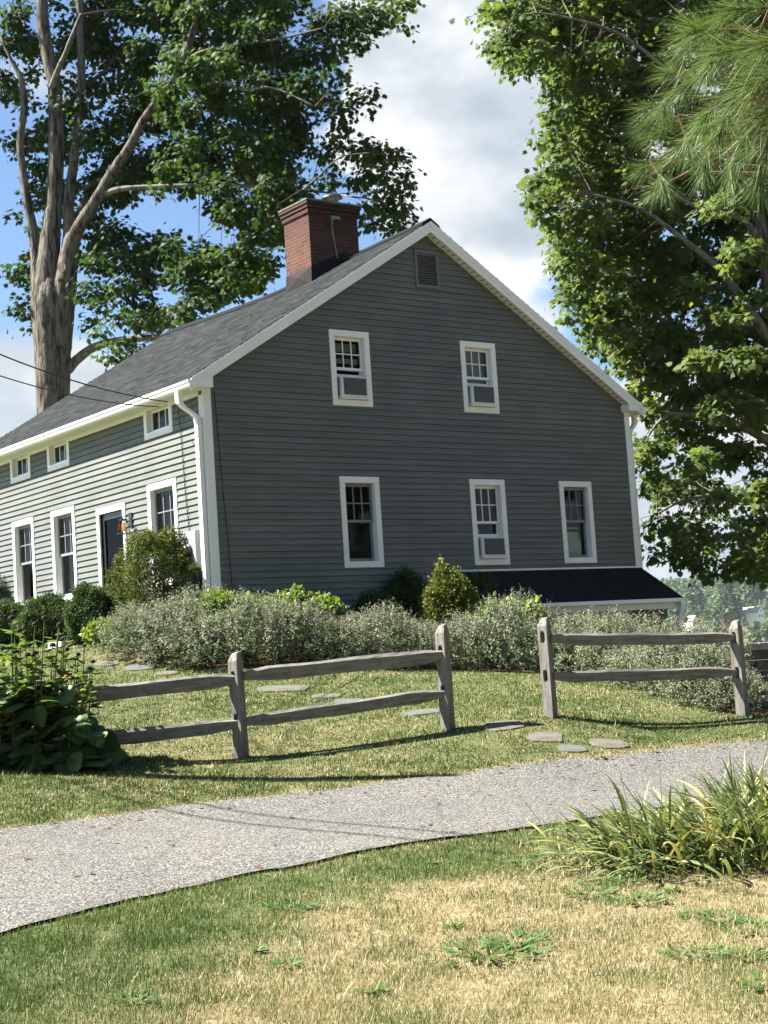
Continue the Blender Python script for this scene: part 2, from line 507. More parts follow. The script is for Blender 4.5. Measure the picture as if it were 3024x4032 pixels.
M_daylily = leafmat('daylily_blade', [(0, (.07, .12, .04)), (.45, (.14, .185, .075)), (.7, (.22, .235, .10)), (.88, (.34, .29, .11)), (1, (.26, .15, .06))], 0.25, 0.5, 0.35)
M_weed = leafmat('weed_leaf', [(0, (.03, .08, .02)), (.6, (.065, .13, .035)), (1, (.12, .18, .05))], 0.25, 0.5, 0.3)
M_grass = leafmat('grass_blade', [(0, (.038, .078, .018)), (.30, (.082, .130, .034)), (.55, (.130, .165, .055)), (.72, (.22, .20, .10)), (.88, (.33, .285, .155)), (1, (.44, .39, .24))], 0.25, 0.6, 0.2, (1.2, 1.1, .7))
M_far = leafmat('far_foliage', [(0, (.032, .060, .028)), (.5, (.068, .105, .045)), (1, (.12, .155, .07))], 0.2, 0.7, 0.2)
M_stem = simple('green_stem', (.07, .12, .03), (.10, .14, .04), 8, 0.6)
M_twig = simple('brown_twig', (.09, .06, .04), (.13, .09, .06), 8, 0.8)
M_seed = simple('dark_seed_head', (.012, .007, .006), (.025, .015, .01), 30, 0.9)
M_petal = simple('orange_petal', (.75, .33, .03), (.65, .22, .02), 20, 0.6)
M_stone = simple('pale_flagstone', (.125, .115, .085), (.08, .075, .058), 5, 0.85, 0.2, 0.3, 25)
M_bluestone = simple('grey_flagstone', (.105, .112, .098), (.075, .08, .072), 5, 0.8, 0.2, 0.3, 25)
M_block = simple('dark_grey_wall_block', (.115, .118, .115), (.07, .072, .072), 7, 0.9, 0.15, 0.7, 18)
M_blockcap = simple('pale_grey_capstone', (.30, .31, .29), (.22, .225, .21), 6, 0.9, 0.15, 0.5, 18)
M_whiterock = simple('white_edging_rock', (.60, .58, .53), (.45, .43, .40), 6, 0.8, 0.2, 0.5, 14)
M_litter = simple('brown_dead_leaf', (.085, .042, .022), (.05, .025, .014), 60, 0.8)
M_pole = bark('pole_wood', (.14, .11, .08), (.07, .055, .04), (1, 1, .1), 5)

# ground: dirt and thatch, greener on the lawn behind the drive
M_ground, nt_, out_ = new_mat('lawn_soil')
_b = N(nt_, 'BsdfPrincipled', **{'Roughness': 0.95, 'Specular IOR Level': 0.1}); L(nt_, _b.outputs[0], out_.inputs[0])
_v = coords(nt_, 'Object')
_a = N(nt_, 'Attribute', attribute_name='tint')
_f = noise(nt_, _v, 26, 6, 0.7)
_rg = ramp(nt_, _f, [(.3, (.055, .070, .025)), (.7, (.11, .125, .05))])
_rd = ramp(nt_, _f, [(.3, (.13, .10, .055)), (.55, (.24, .19, .11)), (.75, (.34, .28, .17))])
_mx = N(nt_, 'MixRGB'); L(nt_, _a.outputs['Fac'], _mx.inputs[0]); L(nt_, _rg.outputs[0], _mx.inputs[1]); L(nt_, _rd.outputs[0], _mx.inputs[2])
L(nt_, _mx.outputs[0], _b.inputs['Base Color'])
_bp = N(nt_, 'Bump', Strength=0.8, Distance=0.03); L(nt_, _f, _bp.inputs['Height']); L(nt_, _bp.outputs[0], _b.inputs['Normal'])

M_mulch = simple('bark_mulch', (.13, .075, .045), (.05, .03, .02), 30, 0.95, 0.1, 1.0, 45)

M_drive, nt_, out_ = new_mat('old_chip_asphalt')
_b = N(nt_, 'BsdfPrincipled', **{'Roughness': 0.9, 'Specular IOR Level': 0.2}); L(nt_, _b.outputs[0], out_.inputs[0])
_v = coords(nt_, 'Object')
_vo = N(nt_, 'TexVoronoi', Scale=62.0); L(nt_, _v, _vo.inputs['Vector'])
_sep = N(nt_, 'SeparateColor'); L(nt_, _vo.outputs['Color'], _sep.inputs[0])
_rc = ramp(nt_, _sep.outputs[0], [(0, (.055, .055, .055)), (.4, (.115, .113, .104)), (.8, (.17, .166, .15)), (1, (.26, .25, .22))])
_re = ramp(nt_, _vo.outputs['Distance'], [(.35, (1, 1, 1)), (.75, (.42, .42, .42))])
_mm = N(nt_, 'MixRGB', blend_type='MULTIPLY', Fac=0.75); L(nt_, _rc.outputs[0], _mm.inputs[1]); L(nt_, _re.outputs[0], _mm.inputs[2])
_f = noise(nt_, _v, 1.1, 6, 0.6); _rs = ramp(nt_, _f, [(.35, (.86, .86, .87)), (.62, (1.08, 1.05, 1.0)), (.72, (1.15, .98, .85))])
_m3 = N(nt_, 'MixRGB', blend_type='MULTIPLY', Fac=0.8); L(nt_, _mm.outputs[0], _m3.inputs[1]); L(nt_, _rs.outputs[0], _m3.inputs[2])
_dn = noise(nt_, _v, 2.2, 4); _dv = N(nt_, 'MixRGB', Fac=.12); L(nt_, _v, _dv.inputs[1]); _dnn = N(nt_, 'TexNoise', Scale=1.6, Detail=5.0); L(nt_, _v, _dnn.inputs['Vector']); L(nt_, _dnn.outputs['Color'], _dv.inputs[2])
_cv = N(nt_, 'TexVoronoi', feature='DISTANCE_TO_EDGE', Scale=.62); L(nt_, _dv.outputs[0], _cv.inputs['Vector'])
_cr = ramp(nt_, _cv.outputs['Distance'], [(.004, (.38, .36, .34)), (.014, (1, 1, 1))])
_m4 = N(nt_, 'MixRGB', blend_type='MULTIPLY', Fac=.28); L(nt_, _m3.outputs[0], _m4.inputs[1]); L(nt_, _cr.outputs[0], _m4.inputs[2])
_st = noise(nt_, coords(nt_, 'Object', (1, 1.6, 1)), .9, 8, .7); _sr_ = ramp(nt_, _st, [(.60, (1, 1, 1)), (.70, (.92, .74, .58))])
_m5 = N(nt_, 'MixRGB', blend_type='MULTIPLY', Fac=.8); L(nt_, _m4.outputs[0], _m5.inputs[1]); L(nt_, _sr_.outputs[0], _m5.inputs[2])
L(nt_, _m5.outputs[0], _b.inputs['Base Color'])
_bp = N(nt_, 'Bump', Strength=0.8, Distance=0.012, invert=True); L(nt_, _vo.outputs['Distance'], _bp.inputs['Height']); L(nt_, _bp.outputs[0], _b.inputs['Normal'])

# ------------------------------------------------------------------ terrain
FAR_E = [(-150, 1812, 12.4), (0, 1795, 13.0), (200, 1771, 13.6), (400, 1745, 14.1), (600, 1722, 14.5), (800, 1698, 14.9), (1040, 1668, 15.4), (1300, 1638, 16.0), (1500, 1617, 16.5), (1659, 1602, 16.9), (1850, 1580, 17.6)]
NEAR_E = [(-150, 2070, 8.6), (0, 2020, 9.0), (250, 1958, 9.6), (450, 1915, 10.1), (600, 1880, 10.5), (830, 1835, 11.0), (1000, 1812, 11.4), (1100, 1798, 11.6), (1280, 1770, 12.1), (1459, 1745, 12.6), (1659, 1720, 13.1), (1850, 1700, 13.6)]
BED_E = [(150, 1400, 25.4), (255, 1414, 24.2), (330, 1434, 23.5), (430, 1447, 22.9), (520, 1449, 22.5), (900, 1449, 22.5), (1200, 1456, 22.0), (1340, 1478, 20.9), (1420, 1500, 19.9), (1500, 1528, 18.8), (1560, 1546, 18.4), (1700, 1556, 18.1)]
POSTS = [(-160, 1722, 15.9), (522, 1637, 16.7), (968, 1577, 17.2), (1190, 1548, 17.4), (1605, 1545, 18.2)]
ctrl = [at(*p) for p in FAR_E + NEAR_E + BED_E + POSTS[1:]]
ctrl += [at(0, 2212, 7.1), at(829, 2212, 6.8), at(1659, 2212, 6.5), at(1500, 1885, 9.8), at(0, 1720, 14.4), at(250, 1700, 14.9), at(1450, 1580, 17.3), at(200, 1500, 20.5), at(700, 1500, 20.3), at(1100, 1500, 20.0)]
ctrl += [np.array(p, float) for p in [(0, 0, 0), (-4, 3, .02), (4, 3, .0), (-7, 9, .3), (7, 9, .2), (-9, 14, .65), (9, 17, .4), (-8, 19, 1.1), (-9, 25, 1.9), (-6, 23, 1.8),
         (-6.6, 28, 2.25), (-8.3, 32, 2.4), (-2.5, 24.3, 2.15), (-1.05, 25.2, 1.95), (1.2, 26.4, 1.7), (2.5, 26.6, 1.3), (4, 28, .7), (5.5, 29, .3), (8, 28, .0), (9, 22, .2), (6.5, 21.6, .75), (5, 22.5, .95),
         (-1, 38, 1.6), (9, 36, -.8), (-12, 34, 2.2), (-12, 24, 1.6), (15, 26, -.6), (-16, 12, .6), (16, 10, 0), (0, -6, 0), (-8, -4, 0), (8, -4, 0)]]
CP = np.array(ctrl)


def _tps(r2):
    return r2 * np.log(np.maximum(r2, 1e-9)) * 0.5


_d2 = ((CP[:, None, :2] - CP[None, :, :2]) ** 2).sum(-1)
_n = len(CP)
_A = np.zeros((_n + 3, _n + 3)); _A[:_n, :_n] = _tps(_d2) + np.eye(_n) * 0.02
_P = np.hstack([np.ones((_n, 1)), CP[:, :2]]); _A[:_n, _n:] = _P; _A[_n:, :_n] = _P.T
_W = np.linalg.solve(_A, np.concatenate([CP[:, 2], np.zeros(3)]))


def smooth(a, b, x):
    t = np.clip((x - a) / (b - a), 0, 1)
    return t * t * (3 - 2 * t)


def terr(x, y):
    x = np.asarray(x, float); y = np.asarray(y, float)
    xf, yf = x.ravel(), y.ravel()
    out = np.zeros(len(xf))
    for s in range(0, len(xf), 20000):
        a, b = xf[s:s + 20000], yf[s:s + 20000]
        d2 = (a[:, None] - CP[None, :, 0]) ** 2 + (b[:, None] - CP[None, :, 1]) ** 2
        out[s:s + 20000] = _tps(d2) @ _W[:_n] + _W[_n] + _W[_n + 1] * a + _W[_n + 2] * b
    R = np.maximum(np.abs(xf) * 1.5, np.abs(yf - 14))
    far = -1.0 - 14 * smooth(45, 400, yf) + 54 * smooth(760, 1400, yf) + 1.6 * smooth(10, -40, xf) * smooth(300, 60, yf)
    k = smooth(19, 36, R)
    z = np.clip(out, -3, 3.2) * (1 - k) + far * k
    return z.reshape(x.shape)


def gz(x, y):
    return float(terr(np.array([x]), np.array([y]))[0])


nearP = np.array([at(*p) for p in NEAR_E]); farP = np.array([at(*p) for p in FAR_E]); bedP = np.array([at(*p) for p in BED_E])


def ext(P, x):
    y = np.interp(x, P[:, 0], P[:, 1])
    s0 = (P[1, 1] - P[0, 1]) / (P[1, 0] - P[0, 0]); s1 = (P[-1, 1] - P[-2, 1]) / (P[-1, 0] - P[-2, 0])
    y = np.where(x < P[0, 0], P[0, 1] + (x - P[0, 0]) * s0, y)
    return np.where(x > P[-1, 0], P[-1, 1] + (x - P[-1, 0]) * s1, y)


def near_y(x): return ext(nearP, x) + 0.04 * np.sin(x * 3.1) + .22 * (fbm(x, x * 0, .32, 81) - .5)
def far_y(x): return ext(farP, x) + 0.03 * np.sin(x * 3.7 + 2) + .20 * (fbm(x, x * 0 + 9, .30, 91) - .5)
def bed_y(x): return np.interp(x, bedP[:, 0], bedP[:, 1])


def vnoise(x, y, s, seed=0):
    """smooth value noise on the ground, 0..1"""
    g = np.random.default_rng(seed).random((64, 64))
    u, v = x / s + 100.3, y / s + 100.7
    i, j = np.floor(u).astype(int), np.floor(v).astype(int)
    fu, fv = u - i, v - j
    fu = fu * fu * (3 - 2 * fu); fv = fv * fv * (3 - 2 * fv)
    i0, i1, j0, j1 = i % 64, (i + 1) % 64, j % 64, (j + 1) % 64
    return (g[i0, j0] * (1 - fu) + g[i1, j0] * fu) * (1 - fv) + (g[i0, j1] * (1 - fu) + g[i1, j1] * fu) * fv


def fbm(x, y, s, seed=0):
    return (vnoise(x, y, s, seed) + .5 * vnoise(x, y, s / 2.1, seed + 1) + .25 * vnoise(x, y, s / 4.3, seed + 2)) / 1.75


_gA, _gB = at(260, 2212, 6.9)[:2], at(1180, 1838, 10.9)[:2]      # the dry front verge starts right of this line


def dryness(x, y):
    front = y < near_y(x)
    t = (_gB - _gA) / np.linalg.norm(_gB - _gA)
    dist = (x - _gA[0]) * t[1] - (y - _gA[1]) * t[0]              # > 0 right of the line
    d = smooth(-0.75, 0.7, dist + (fbm(x, y, 1.1, 5) - .5) * 1.9)
    edge = near_y(x) - y
    d = d * smooth(0.1, 1.0, edge + (fbm(x, y, .7, 9) - .5) * .9)
    d = np.maximum(d, 0.85 * smooth(.62, .75, fbm(x, y, .9, 21)))
    back = 0.12 + 0.30 * smooth(.48, .75, fbm(x, y, 1.7, 31)) + 0.7 * smooth(.35, .05, y - far_y(x))
    return np.where(front, d, np.clip(back, 0, 1))


def axis(a, b, step, far_lo, far_hi, grow=1.28):
    xs = list(np.arange(a, b + 1e-6, step))
    s = step; x = b
    while x < far_hi: s *= grow; x += s; xs.append(x)
    s = step; x = a
    while x > far_lo: s *= grow; x -= s; xs.insert(0, x)
    return np.array(xs)


gx = axis(-13, 15, .25, -1300, 1300); gy = axis(-3, 42, .25, -60, 1800)
GX, GY = np.meshgrid(gx, gy, indexing='ij')
GZ = terr(GX, GY)
V = np.stack([GX, GY, GZ], -1).reshape(-1, 3)
nx, ny = len(gx), len(gy)
ii, jj = np.meshgrid(np.arange(nx - 1), np.arange(ny - 1), indexing='ij')
q = np.stack([ii * ny + jj, (ii + 1) * ny + jj, (ii + 1) * ny + jj + 1, ii * ny + jj + 1], -1).reshape(-1, 4)
ground = np_mesh('ground', V, np.full(len(q), 4), q.ravel(), M_ground, None, np.where(GY < 60, dryness(GX, GY), .05).ravel(), True)
tag(ground, kind='structure')


def strip(name, xs, ylo, yhi, nv, off, mat):
    X = np.repeat(xs[:, None], nv, 1); t = np.linspace(0, 1, nv)[None, :]
    Y = ylo[:, None] * (1 - t) + yhi[:, None] * t
    Z = terr(X, Y) + off
    V = np.stack([X, Y, Z], -1).reshape(-1, 3); n = len(xs)
    i, j = np.meshgrid(np.arange(n - 1), np.arange(nv - 1), indexing='ij')
    q = np.stack([i * nv + j, (i + 1) * nv + j, (i + 1) * nv + j + 1, i * nv + j + 1], -1).reshape(-1, 4)
    return tag(np_mesh(name, V, np.full(len(q), 4), q.ravel(), mat, None, None, True), kind='structure')


xs = np.arange(-9, 9.01, .05)
strip('driveway', xs, near_y(xs), far_y(xs), 40, .022, M_drive)
xs = np.arange(-4.6, 6.4, .1)
_by = bed_y(xs); 
strip('mulch_bed', xs, _by + .12 + .1 * np.sin(xs * 2.3), np.maximum(_by + .3, np.minimum(24.6 + (xs + 2.74) * .738, 28)), 30, .02, M_mulch)

# ------------------------------------------------------------------ grass
STONES = [(228, 1435, 23.7, 62, 0), (304, 1443, 23.2, 74, 1), (360, 1456, 22.6, 54, 0), (610, 1488, 20.9, 118, 0), (706, 1504, 20.2, 68, 0), (755, 1516, 19.7, 74, 1), (888, 1521, 19.4, 44, 1), (915, 1540, 18.7, 88, 1), (1087, 1569, 17.6, 94, 0), (1177, 1593, 16.9, 82, 0), (1236, 1620, 16.2, 66, 1), (1315, 1608, 16.5, 84, 0)]
stone_xy = []
for px, py, Y, wpx, kind in STONES:
    # the stone lies where the sight line meets the ground
    d = ray(px, py); best = None
    for t in np.linspace(12, 27, 400):
        p = np.array([0, 0, CAMZ]) + d / d[1] * t
        e = p[2] - gz(p[0], p[1])
        if best is None or abs(e) < best[0]: best = (abs(e), p)
        if e < 0: break
    p = best[1]
    stone_xy.append((p[0], p[1], mpp(wpx, p[1]) * .5, mpp(wpx, p[1]) * .40))


def make_grass(name, n, ylo, yhi, region, L0, L1, wpix, label, flat):
    """blades drawn with a density that falls with the square of the distance"""
    u = RNG.random(n)
    y = 1 / (1 / ylo - u * (1 / ylo - 1 / yhi))
    x = (RNG.random(n) * 2 - 1) * (.27 * y + .5)
    keep = region(x, y)
    for sx, sy, a, b in stone_xy:
        keep &= (((x - sx) / a) ** 2 + ((y - sy) / b) ** 2) > RNG.random(n) * .5 + .45
    keep &= RNG.random(n) < np.clip(.25 + 1.5 * (fbm(x, y, .16, 61) - .22), .12, 1)
    x, y = x[keep], y[keep]; n = len(x)
    z = terr(x, y)
    d = dryness(x, y)
    isdry = RNG.random(n) < np.clip(d * .70 + .10 + (fbm(x, y, .33, 51) - .5) * .7, .04, .96)
    tall = fbm(x, y, .45, 77)
    ln = (L0 + (L1 - L0) * RNG.random(n) ** 1.5) * (.6 + .8 * tall)
    ln = np.where(isdry, ln * .95, ln) * np.where(RNG.random(n) < .07, 2.1, 1.0)
    yaw = RNG.random(n) * 2 * PI
    lean = np.where(isdry, RNG.uniform(.55, 1.54, n), RNG.uniform(.15, 1.42, n)) * flat
    tip = np.stack([np.cos(yaw) * np.sin(lean), np.sin(yaw) * np.sin(lean), np.cos(lean)], 1)
    nor = np.stack([np.cos(yaw) * np.cos(lean), np.sin(yaw) * np.cos(lean), -np.sin(lean)], 1) * -1
    wd = np.maximum(.0028, wpix * y) * RNG.uniform(.7, 1.25, n)
    tint = np.where(isdry, RNG.uniform(.62, 1.0, n), np.clip(RNG.normal(.22, .14, n) + (fbm(x, y, 1.3, 41) - .5) * .5, 0, .62))
    o = scatter(name, BLADE, np.stack([x, y, z - .004], 1), tip, nor, ln, M_grass, None, tint, wd)
    tag(o, label, 'grass', None, 'stuff')


def reg_front(x, y): return y < near_y(x) + .02 + np.abs(RNG.normal(0, .05, len(x))) * (fbm(x, y, .22, 95) > .48)
def reg_back(x, y): return (y > far_y(x) - RNG.normal(0, .03, len(x))) & (y < np.where(x < -4.0, 27.5, bed_y(x)) + .35)


make_grass('verge_grass', 850000, 6.0, 14.5, reg_front, .012, .046, .00043, 'half dried straw and green grass on the verge in front of the drive', 1.0)
make_grass('lawn_grass', 760000, 12.5, 28.0, reg_back, .014, .040, .00052, 'green mown lawn grass between the drive and the planted bed', .9)

for k, ((x, y, a, b), S) in enumerate(zip(stone_xy, STONES)):
    mb = MB(); npt = 9
    an0 = random.random()
    base = []
    for i in range(npt):
        an = an0 + 2 * PI * i / npt
        rr = (abs(math.cos(an)) ** 5 + abs(math.sin(an)) ** 5) ** (-1 / 5) * random.uniform(.88, 1.04)
        px_, py_ = x + a * rr * math.cos(an), y + b * rr * math.sin(an)
        base.append((px_ - x, py_ - y, gz(px_, py_) - gz(x, y) - .045))
    mb.prism(base, (0, 0, .062))
    o = mb.build('stepping_stone', M_bluestone if S[4] else M_stone, bevel=.008)
    o.location = (x, y, gz(x, y))
    labs = ['small grey stepping stone nearest the hedge end of the path', 'grey stepping stone beside the left tip of the catmint bed', 'small pale stepping stone just below the catmint mounds',
            'long pale stepping stone seen above the lower middle rail', 'small pale stepping stone right of the long pale one', 'grey stepping stone partly hidden behind the lower middle rail',
            'tiny grey stepping stone sliver left of the middle fence post', 'grey stepping stone against the foot of the middle fence post', 'pale stepping stone lying in the gap between the two fences',
            'pale stepping stone with a brown leaf on it near the drive', 'grey stepping stone half buried in grass at the drive edge', 'pale grass covered stepping stone under the right fence post']
    tag(o, labs[k], 'stepping stone', 'stepping stones across the lawn')

# ------------------------------------------------------------------ house
house = empty('farmhouse', l2w(0, 0, 0), YAW)
tag(house, 'dark grey clapboard gable house with white trim and dark shingle roof', 'house')
HW, HL, EZ = 9.407, 9.40, 4.27          # gable width, length, soffit height
SL = .627                               # roof slope
EXPO = .1050


def fmap(side):
    if side == 'gable': return lambda u, z, o: (u, -o, z)
    if side == 'front': return lambda u, z, o: (-o, u, z)
    if side == 'right': return lambda u, z, o: (HW + o, u, z)
    return lambda u, z, o: (u, HL + o, z)


def mbox(mb, fm, u0, u1, z0, z1, o0, o1, mi=0):
    pts = [fm(u, z, o) for o in (o0, o1) for (u, z) in ((u0, z0), (u1, z0), (u1, z1), (u0, z1))]
    mb.add(pts, [(0, 1, 2, 3), (4, 5, 6, 7), (0, 1, 5, 4), (1, 2, 6, 5), (2, 3, 7, 6), (3, 0, 4, 7)], mi)


# openings (outer trim): u0, u1, z0, z1
GW = {'UL': (2.479, 3.304, 4.125, 5.425), 'UR': (5.318, 6.139, 4.125, 5.425), 'LL': (2.508, 3.324, 1.380, 2.919), 'LM': (5.317, 6.131, 1.380, 2.919), 'LR': (7.464, 8.284, 1.380, 2.919)}
FW = {'W1': (6.678, 7.697, 1.259, 2.987), 'W2': (4.850, 5.865, 1.259, 2.987), 'W3': (.987, 1.998, 1.259, 2.987), 'D': (2.836, 3.952, .45, 2.806), 'U1': (1.008, 1.990, 3.746, 4.27), 'U2': (4.956, 5.915, 3.746, 4.27), 'U3': (6.708, 7.665, 3.746, 4.27)}


def siding(name, side, zb, zt, umax, openings, gable=False):
    fm = fmap(side); mb = MB()
    k = 0
    z = zb
    while z < zt - .01:
        z1 = min(z + EXPO, zt)
        def lim(zz):
            if not gable or zz <= 4.43: return 0., umax
            h = (zz - 4.43) / (.627)
            return h, umax - h
        cuts = sorted((a, b) for a, b, c, d in openings if c + .05 < (z + z1) / 2 < d - .05)
        la, lb = lim(z); ua, ub = lim(z1)
        if la < lb - .03:
            edges = [la] + [x for c in cuts for x in (c[0] + .05, c[1] - .05)] + [lb]
            for i in range(0, len(edges), 2):
                a, b = edges[i], edges[i + 1]
                # long walls are made of several boards: tiny differences of line
                n = max(1, int((b - a) / 1.2)); us = np.linspace(a, b, n + 1)
                wob = [random.uniform(-.0025, .0025) for _ in us]
                for j in range(n):
                    p, q = us[j], us[j + 1]
                    p1 = ua if (j == 0 and i == 0) else max(p, ua); q1 = ub if (j == n - 1 and i == len(edges) - 2) else min(q, ub)
                    if q1 <= p1: q1 = p1 = (max(p, min(q, (ua + ub) / 2)))
                    zz0, zz1 = z + wob[j], z + wob[j + 1]
                    mb.add([fm(p, zz0, .029), fm(q, zz1, .029), fm(q1, z1, .005), fm(p1, z1, .005), fm(p, zz0, .002), fm(q, zz1, .002)], [(0, 1, 2, 3), (4, 5, 1, 0)])
        z = z1; k += 1
    return mb.build(name, M_siding, house)


siding('gable_wall', 'gable', -2.0, 7.37, HW, list(GW.values()) + [(4.40, 4.96, 6.32, 7.0)], True)
siding('front_wall', 'front', -.25, 4.27, HL, list(FW.values()))
siding('side_wall', 'right', -2.4, 4.27, HL, [])
siding('rear_wall', 'rear', -1.6, 7.37, HW, [], True)
mb = MB().box(.10, HW - .10, .10, HL - .10, -2.3, 3.9)
# nothing of the rooms shows but darkness: each window has its own box with that darkness in its colour


def tube_box(mb, fm, u0, u1, z0, z1, o0, o1, t):
    mbox(mb, fm, u0, u1, z0, z0 + t, o0, o1); mbox(mb, fm, u0, u1, z1 - t, z1, o0, o1)
    mbox(mb, fm, u0, u0 + t, z0 + t, z1 - t, o0, o1); mbox(mb, fm, u1 - t, u1, z0 + t, z1 - t, o0, o1)


def frame(mb, fm, u0, u1, z0, z1, o0, o1, tu, tb, tt, mi=0):
    mbox(mb, fm, u0, u1, z0, z0 + tb, o0, o1, mi); mbox(mb, fm, u0, u1, z1 - tt, z1, o0, o1, mi)
    mbox(mb, fm, u0, u0 + tu, z0 + tb, z1 - tt, o0, o1, mi); mbox(mb, fm, u1 - tu, u1, z0 + tb, z1 - tt, o0, o1, mi)


def gpane(mb, fm, u0, u1, z0, z1, o):
    pts = [fm(u0, z0, o), fm(u1, z0, o), fm(u1, z1, o), fm(u0, z1, o)]
    n = Vector(pts[1]).cross(Vector(pts[0])) if False else (Vector(pts[1]) - Vector(pts[0])).cross(Vector(pts[2]) - Vector(pts[0]))
    out_ = Vector(fm(u0, z0, o + 1)) - Vector(pts[0])
    mb.poly(pts if n.dot(out_) > 0 else pts[::-1])


def window(side, rect, kind='sash', raised=0.0, dark=False, blind=None):
    fm = fmap(side); u0, u1, z0, z1 = rect
    win = empty('window', parent=house)
    C_ = .105
    mb = MB(); frame(mb, fm, u0, u1, z0, z1, 0, .034, C_, C_, C_ if kind == 'sash' else .04)
    mb.build('casing', M_white, win, bevel=.004)
    a, b, c, d = u0 + C_, u1 - C_, z0 + C_, z1 - (C_ if kind == 'sash' else .04)
    mb = MB(); frame(mb, fm, a - .02, b + .02, c - .02, d + .02, -.16, -.001, .021, .021, .021)
    mb.build('jamb', M_white, win)
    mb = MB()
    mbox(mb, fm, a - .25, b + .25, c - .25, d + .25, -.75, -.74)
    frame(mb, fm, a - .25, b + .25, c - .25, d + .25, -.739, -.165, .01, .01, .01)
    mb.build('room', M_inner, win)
    ms = M_sash_dark if dark else M_white
    W = b - a
    if kind == 'sash':
        mid = (c + d) / 2 + (.02 if not raised else .0)
        mb = MB(); o0, o1 = -.085, -.055
        frame(mb, fm, a + .012, b - .012, mid - .02, d - .004, o0, o1, .034, .045, .05)
        iw = W - .092
        for k in (1, 2):
            uu = a + .046 + iw * k / 3; mbox(mb, fm, uu - .009, uu + .009, mid + .025, d - .054, o0 + .004, o1 - .004)
        zm = (mid + .025 + d - .054) / 2
        for k in range(3):
            p = a + .046 + iw * k / 3 + .0095 * (k > 0); q = a + .046 + iw * (k + 1) / 3 - .0095 * (k < 2)
            mbox(mb, fm, p, q, zm - .009, zm + .009, o0 + .004, o1 - .004)
        mb.build('upper_sash', ms, win)
        mb = MB(); gpane(mb, fm, a + .046, b - .046, mid + .025, d - .054, -.070); mb.build('upper_glass', M_glass, win, fixn=False)
        o0, o1 = -.125, -.095
        lz = c + raised
        mb = MB(); frame(mb, fm, a + .012, b - .012, lz + .004, mid + .02 + raised * .0, o0, o1, .038, .055, .04); mb.build('lower_sash', ms, win)
        mb = MB(); gpane(mb, fm, a + .05, b - .05, lz + .059, mid - .02, -.110); mb.build('lower_glass', M_glass, win, fixn=False)
    else:
        mb = MB(); o0, o1 = -.085, -.055
        frame(mb, fm, a + .01, b - .01, c + .004, d - .004, o0, o1, .04, .045, .04)
        for k in (1, 2):
            uu = a + .05 + (W - .10) * k / 3; mbox(mb, fm, uu - .010, uu + .010, c + .049, d - .044, o0 + .004, o1 - .004)
        mb.build('sash', ms, win)
        mb = MB(); gpane(mb, fm, a + .05, b - .05, c + .049, d - .044, -.070); mb.build('glass', M_glass, win, fixn=False)
    if blind == 'slats':
        mb = MB()
        for k in range(5): mbox(mb, fm, a + .02, b - .02, d - .10 - .03 * k, d - .075 - .03 * k, -.20, -.19)
        mbox(mb, fm, a + .02, b - .02, d - .42, d - .33, -.21, -.20)
        mb.build('blind', M_blind, win)
    elif blind == 'shade':
        mb = MB(); mbox(mb, fm, a - .01, b + .01, c + .2, d + .01, -.22, -.21); mbox(mb, fm, a - .01, b + .01, d - .30, d - .22, -.21, -.195); mb.build('roller_shade', M_blind, win)
    elif blind == 'board':
        mb = MB(); mbox(mb, fm, a, b - .115, c + .06, c + .50, -.20, -.19); mbox(mb, fm, b - .114, b - .07, c + .06, c + .36, -.20, -.19); mbox(mb, fm, a, b - .12, c + .56, c + .585, -.20, -.19); mb.build('pale_board', M_paper, win)
    elif blind == 'lamp':
        mb = MB(); cu, co = a + .17, -.32
        base = fm(cu, c + .50, co)
        mb.lathe([(.15, 0), (.15, .02), (.10, .10), (.02, .15)], base, 14); mb.lathe([(.02, -.18), (.02, 0)], base, 8)
        mb.build('lampshade', M_paper, win, smooth=True)
    elif blind == 'curtain':
        mb = MB(); n = 10
        pts = [fm(a - .02 + W * .30 * i / n, 0, -.2 - .015 * (i % 2)) for i in range(n + 1)]
        for i in range(n):
            p, q = pts[i], pts[i + 1]; mb.poly([(p[0], p[1], c), (q[0], q[1], c), (q[0], q[1], d), (p[0], p[1], d)])
        mb.build('curtain', M_blind, win)
    return win


window('gable', GW['UL'], raised=.40, blind='slats'); window('gable', GW['UR'], raised=.40, blind='shade')
window('gable', GW['LL'], dark=True); window('gable', GW['LM'], raised=.40, blind='lamp'); window('gable', GW['LR'], dark=True, blind='board')
for k in ('W1', 'W2', 'W3'): window('front', FW[k], dark=True)
for k in ('U1', 'U2', 'U3'): window('front', FW[k], kind='small')

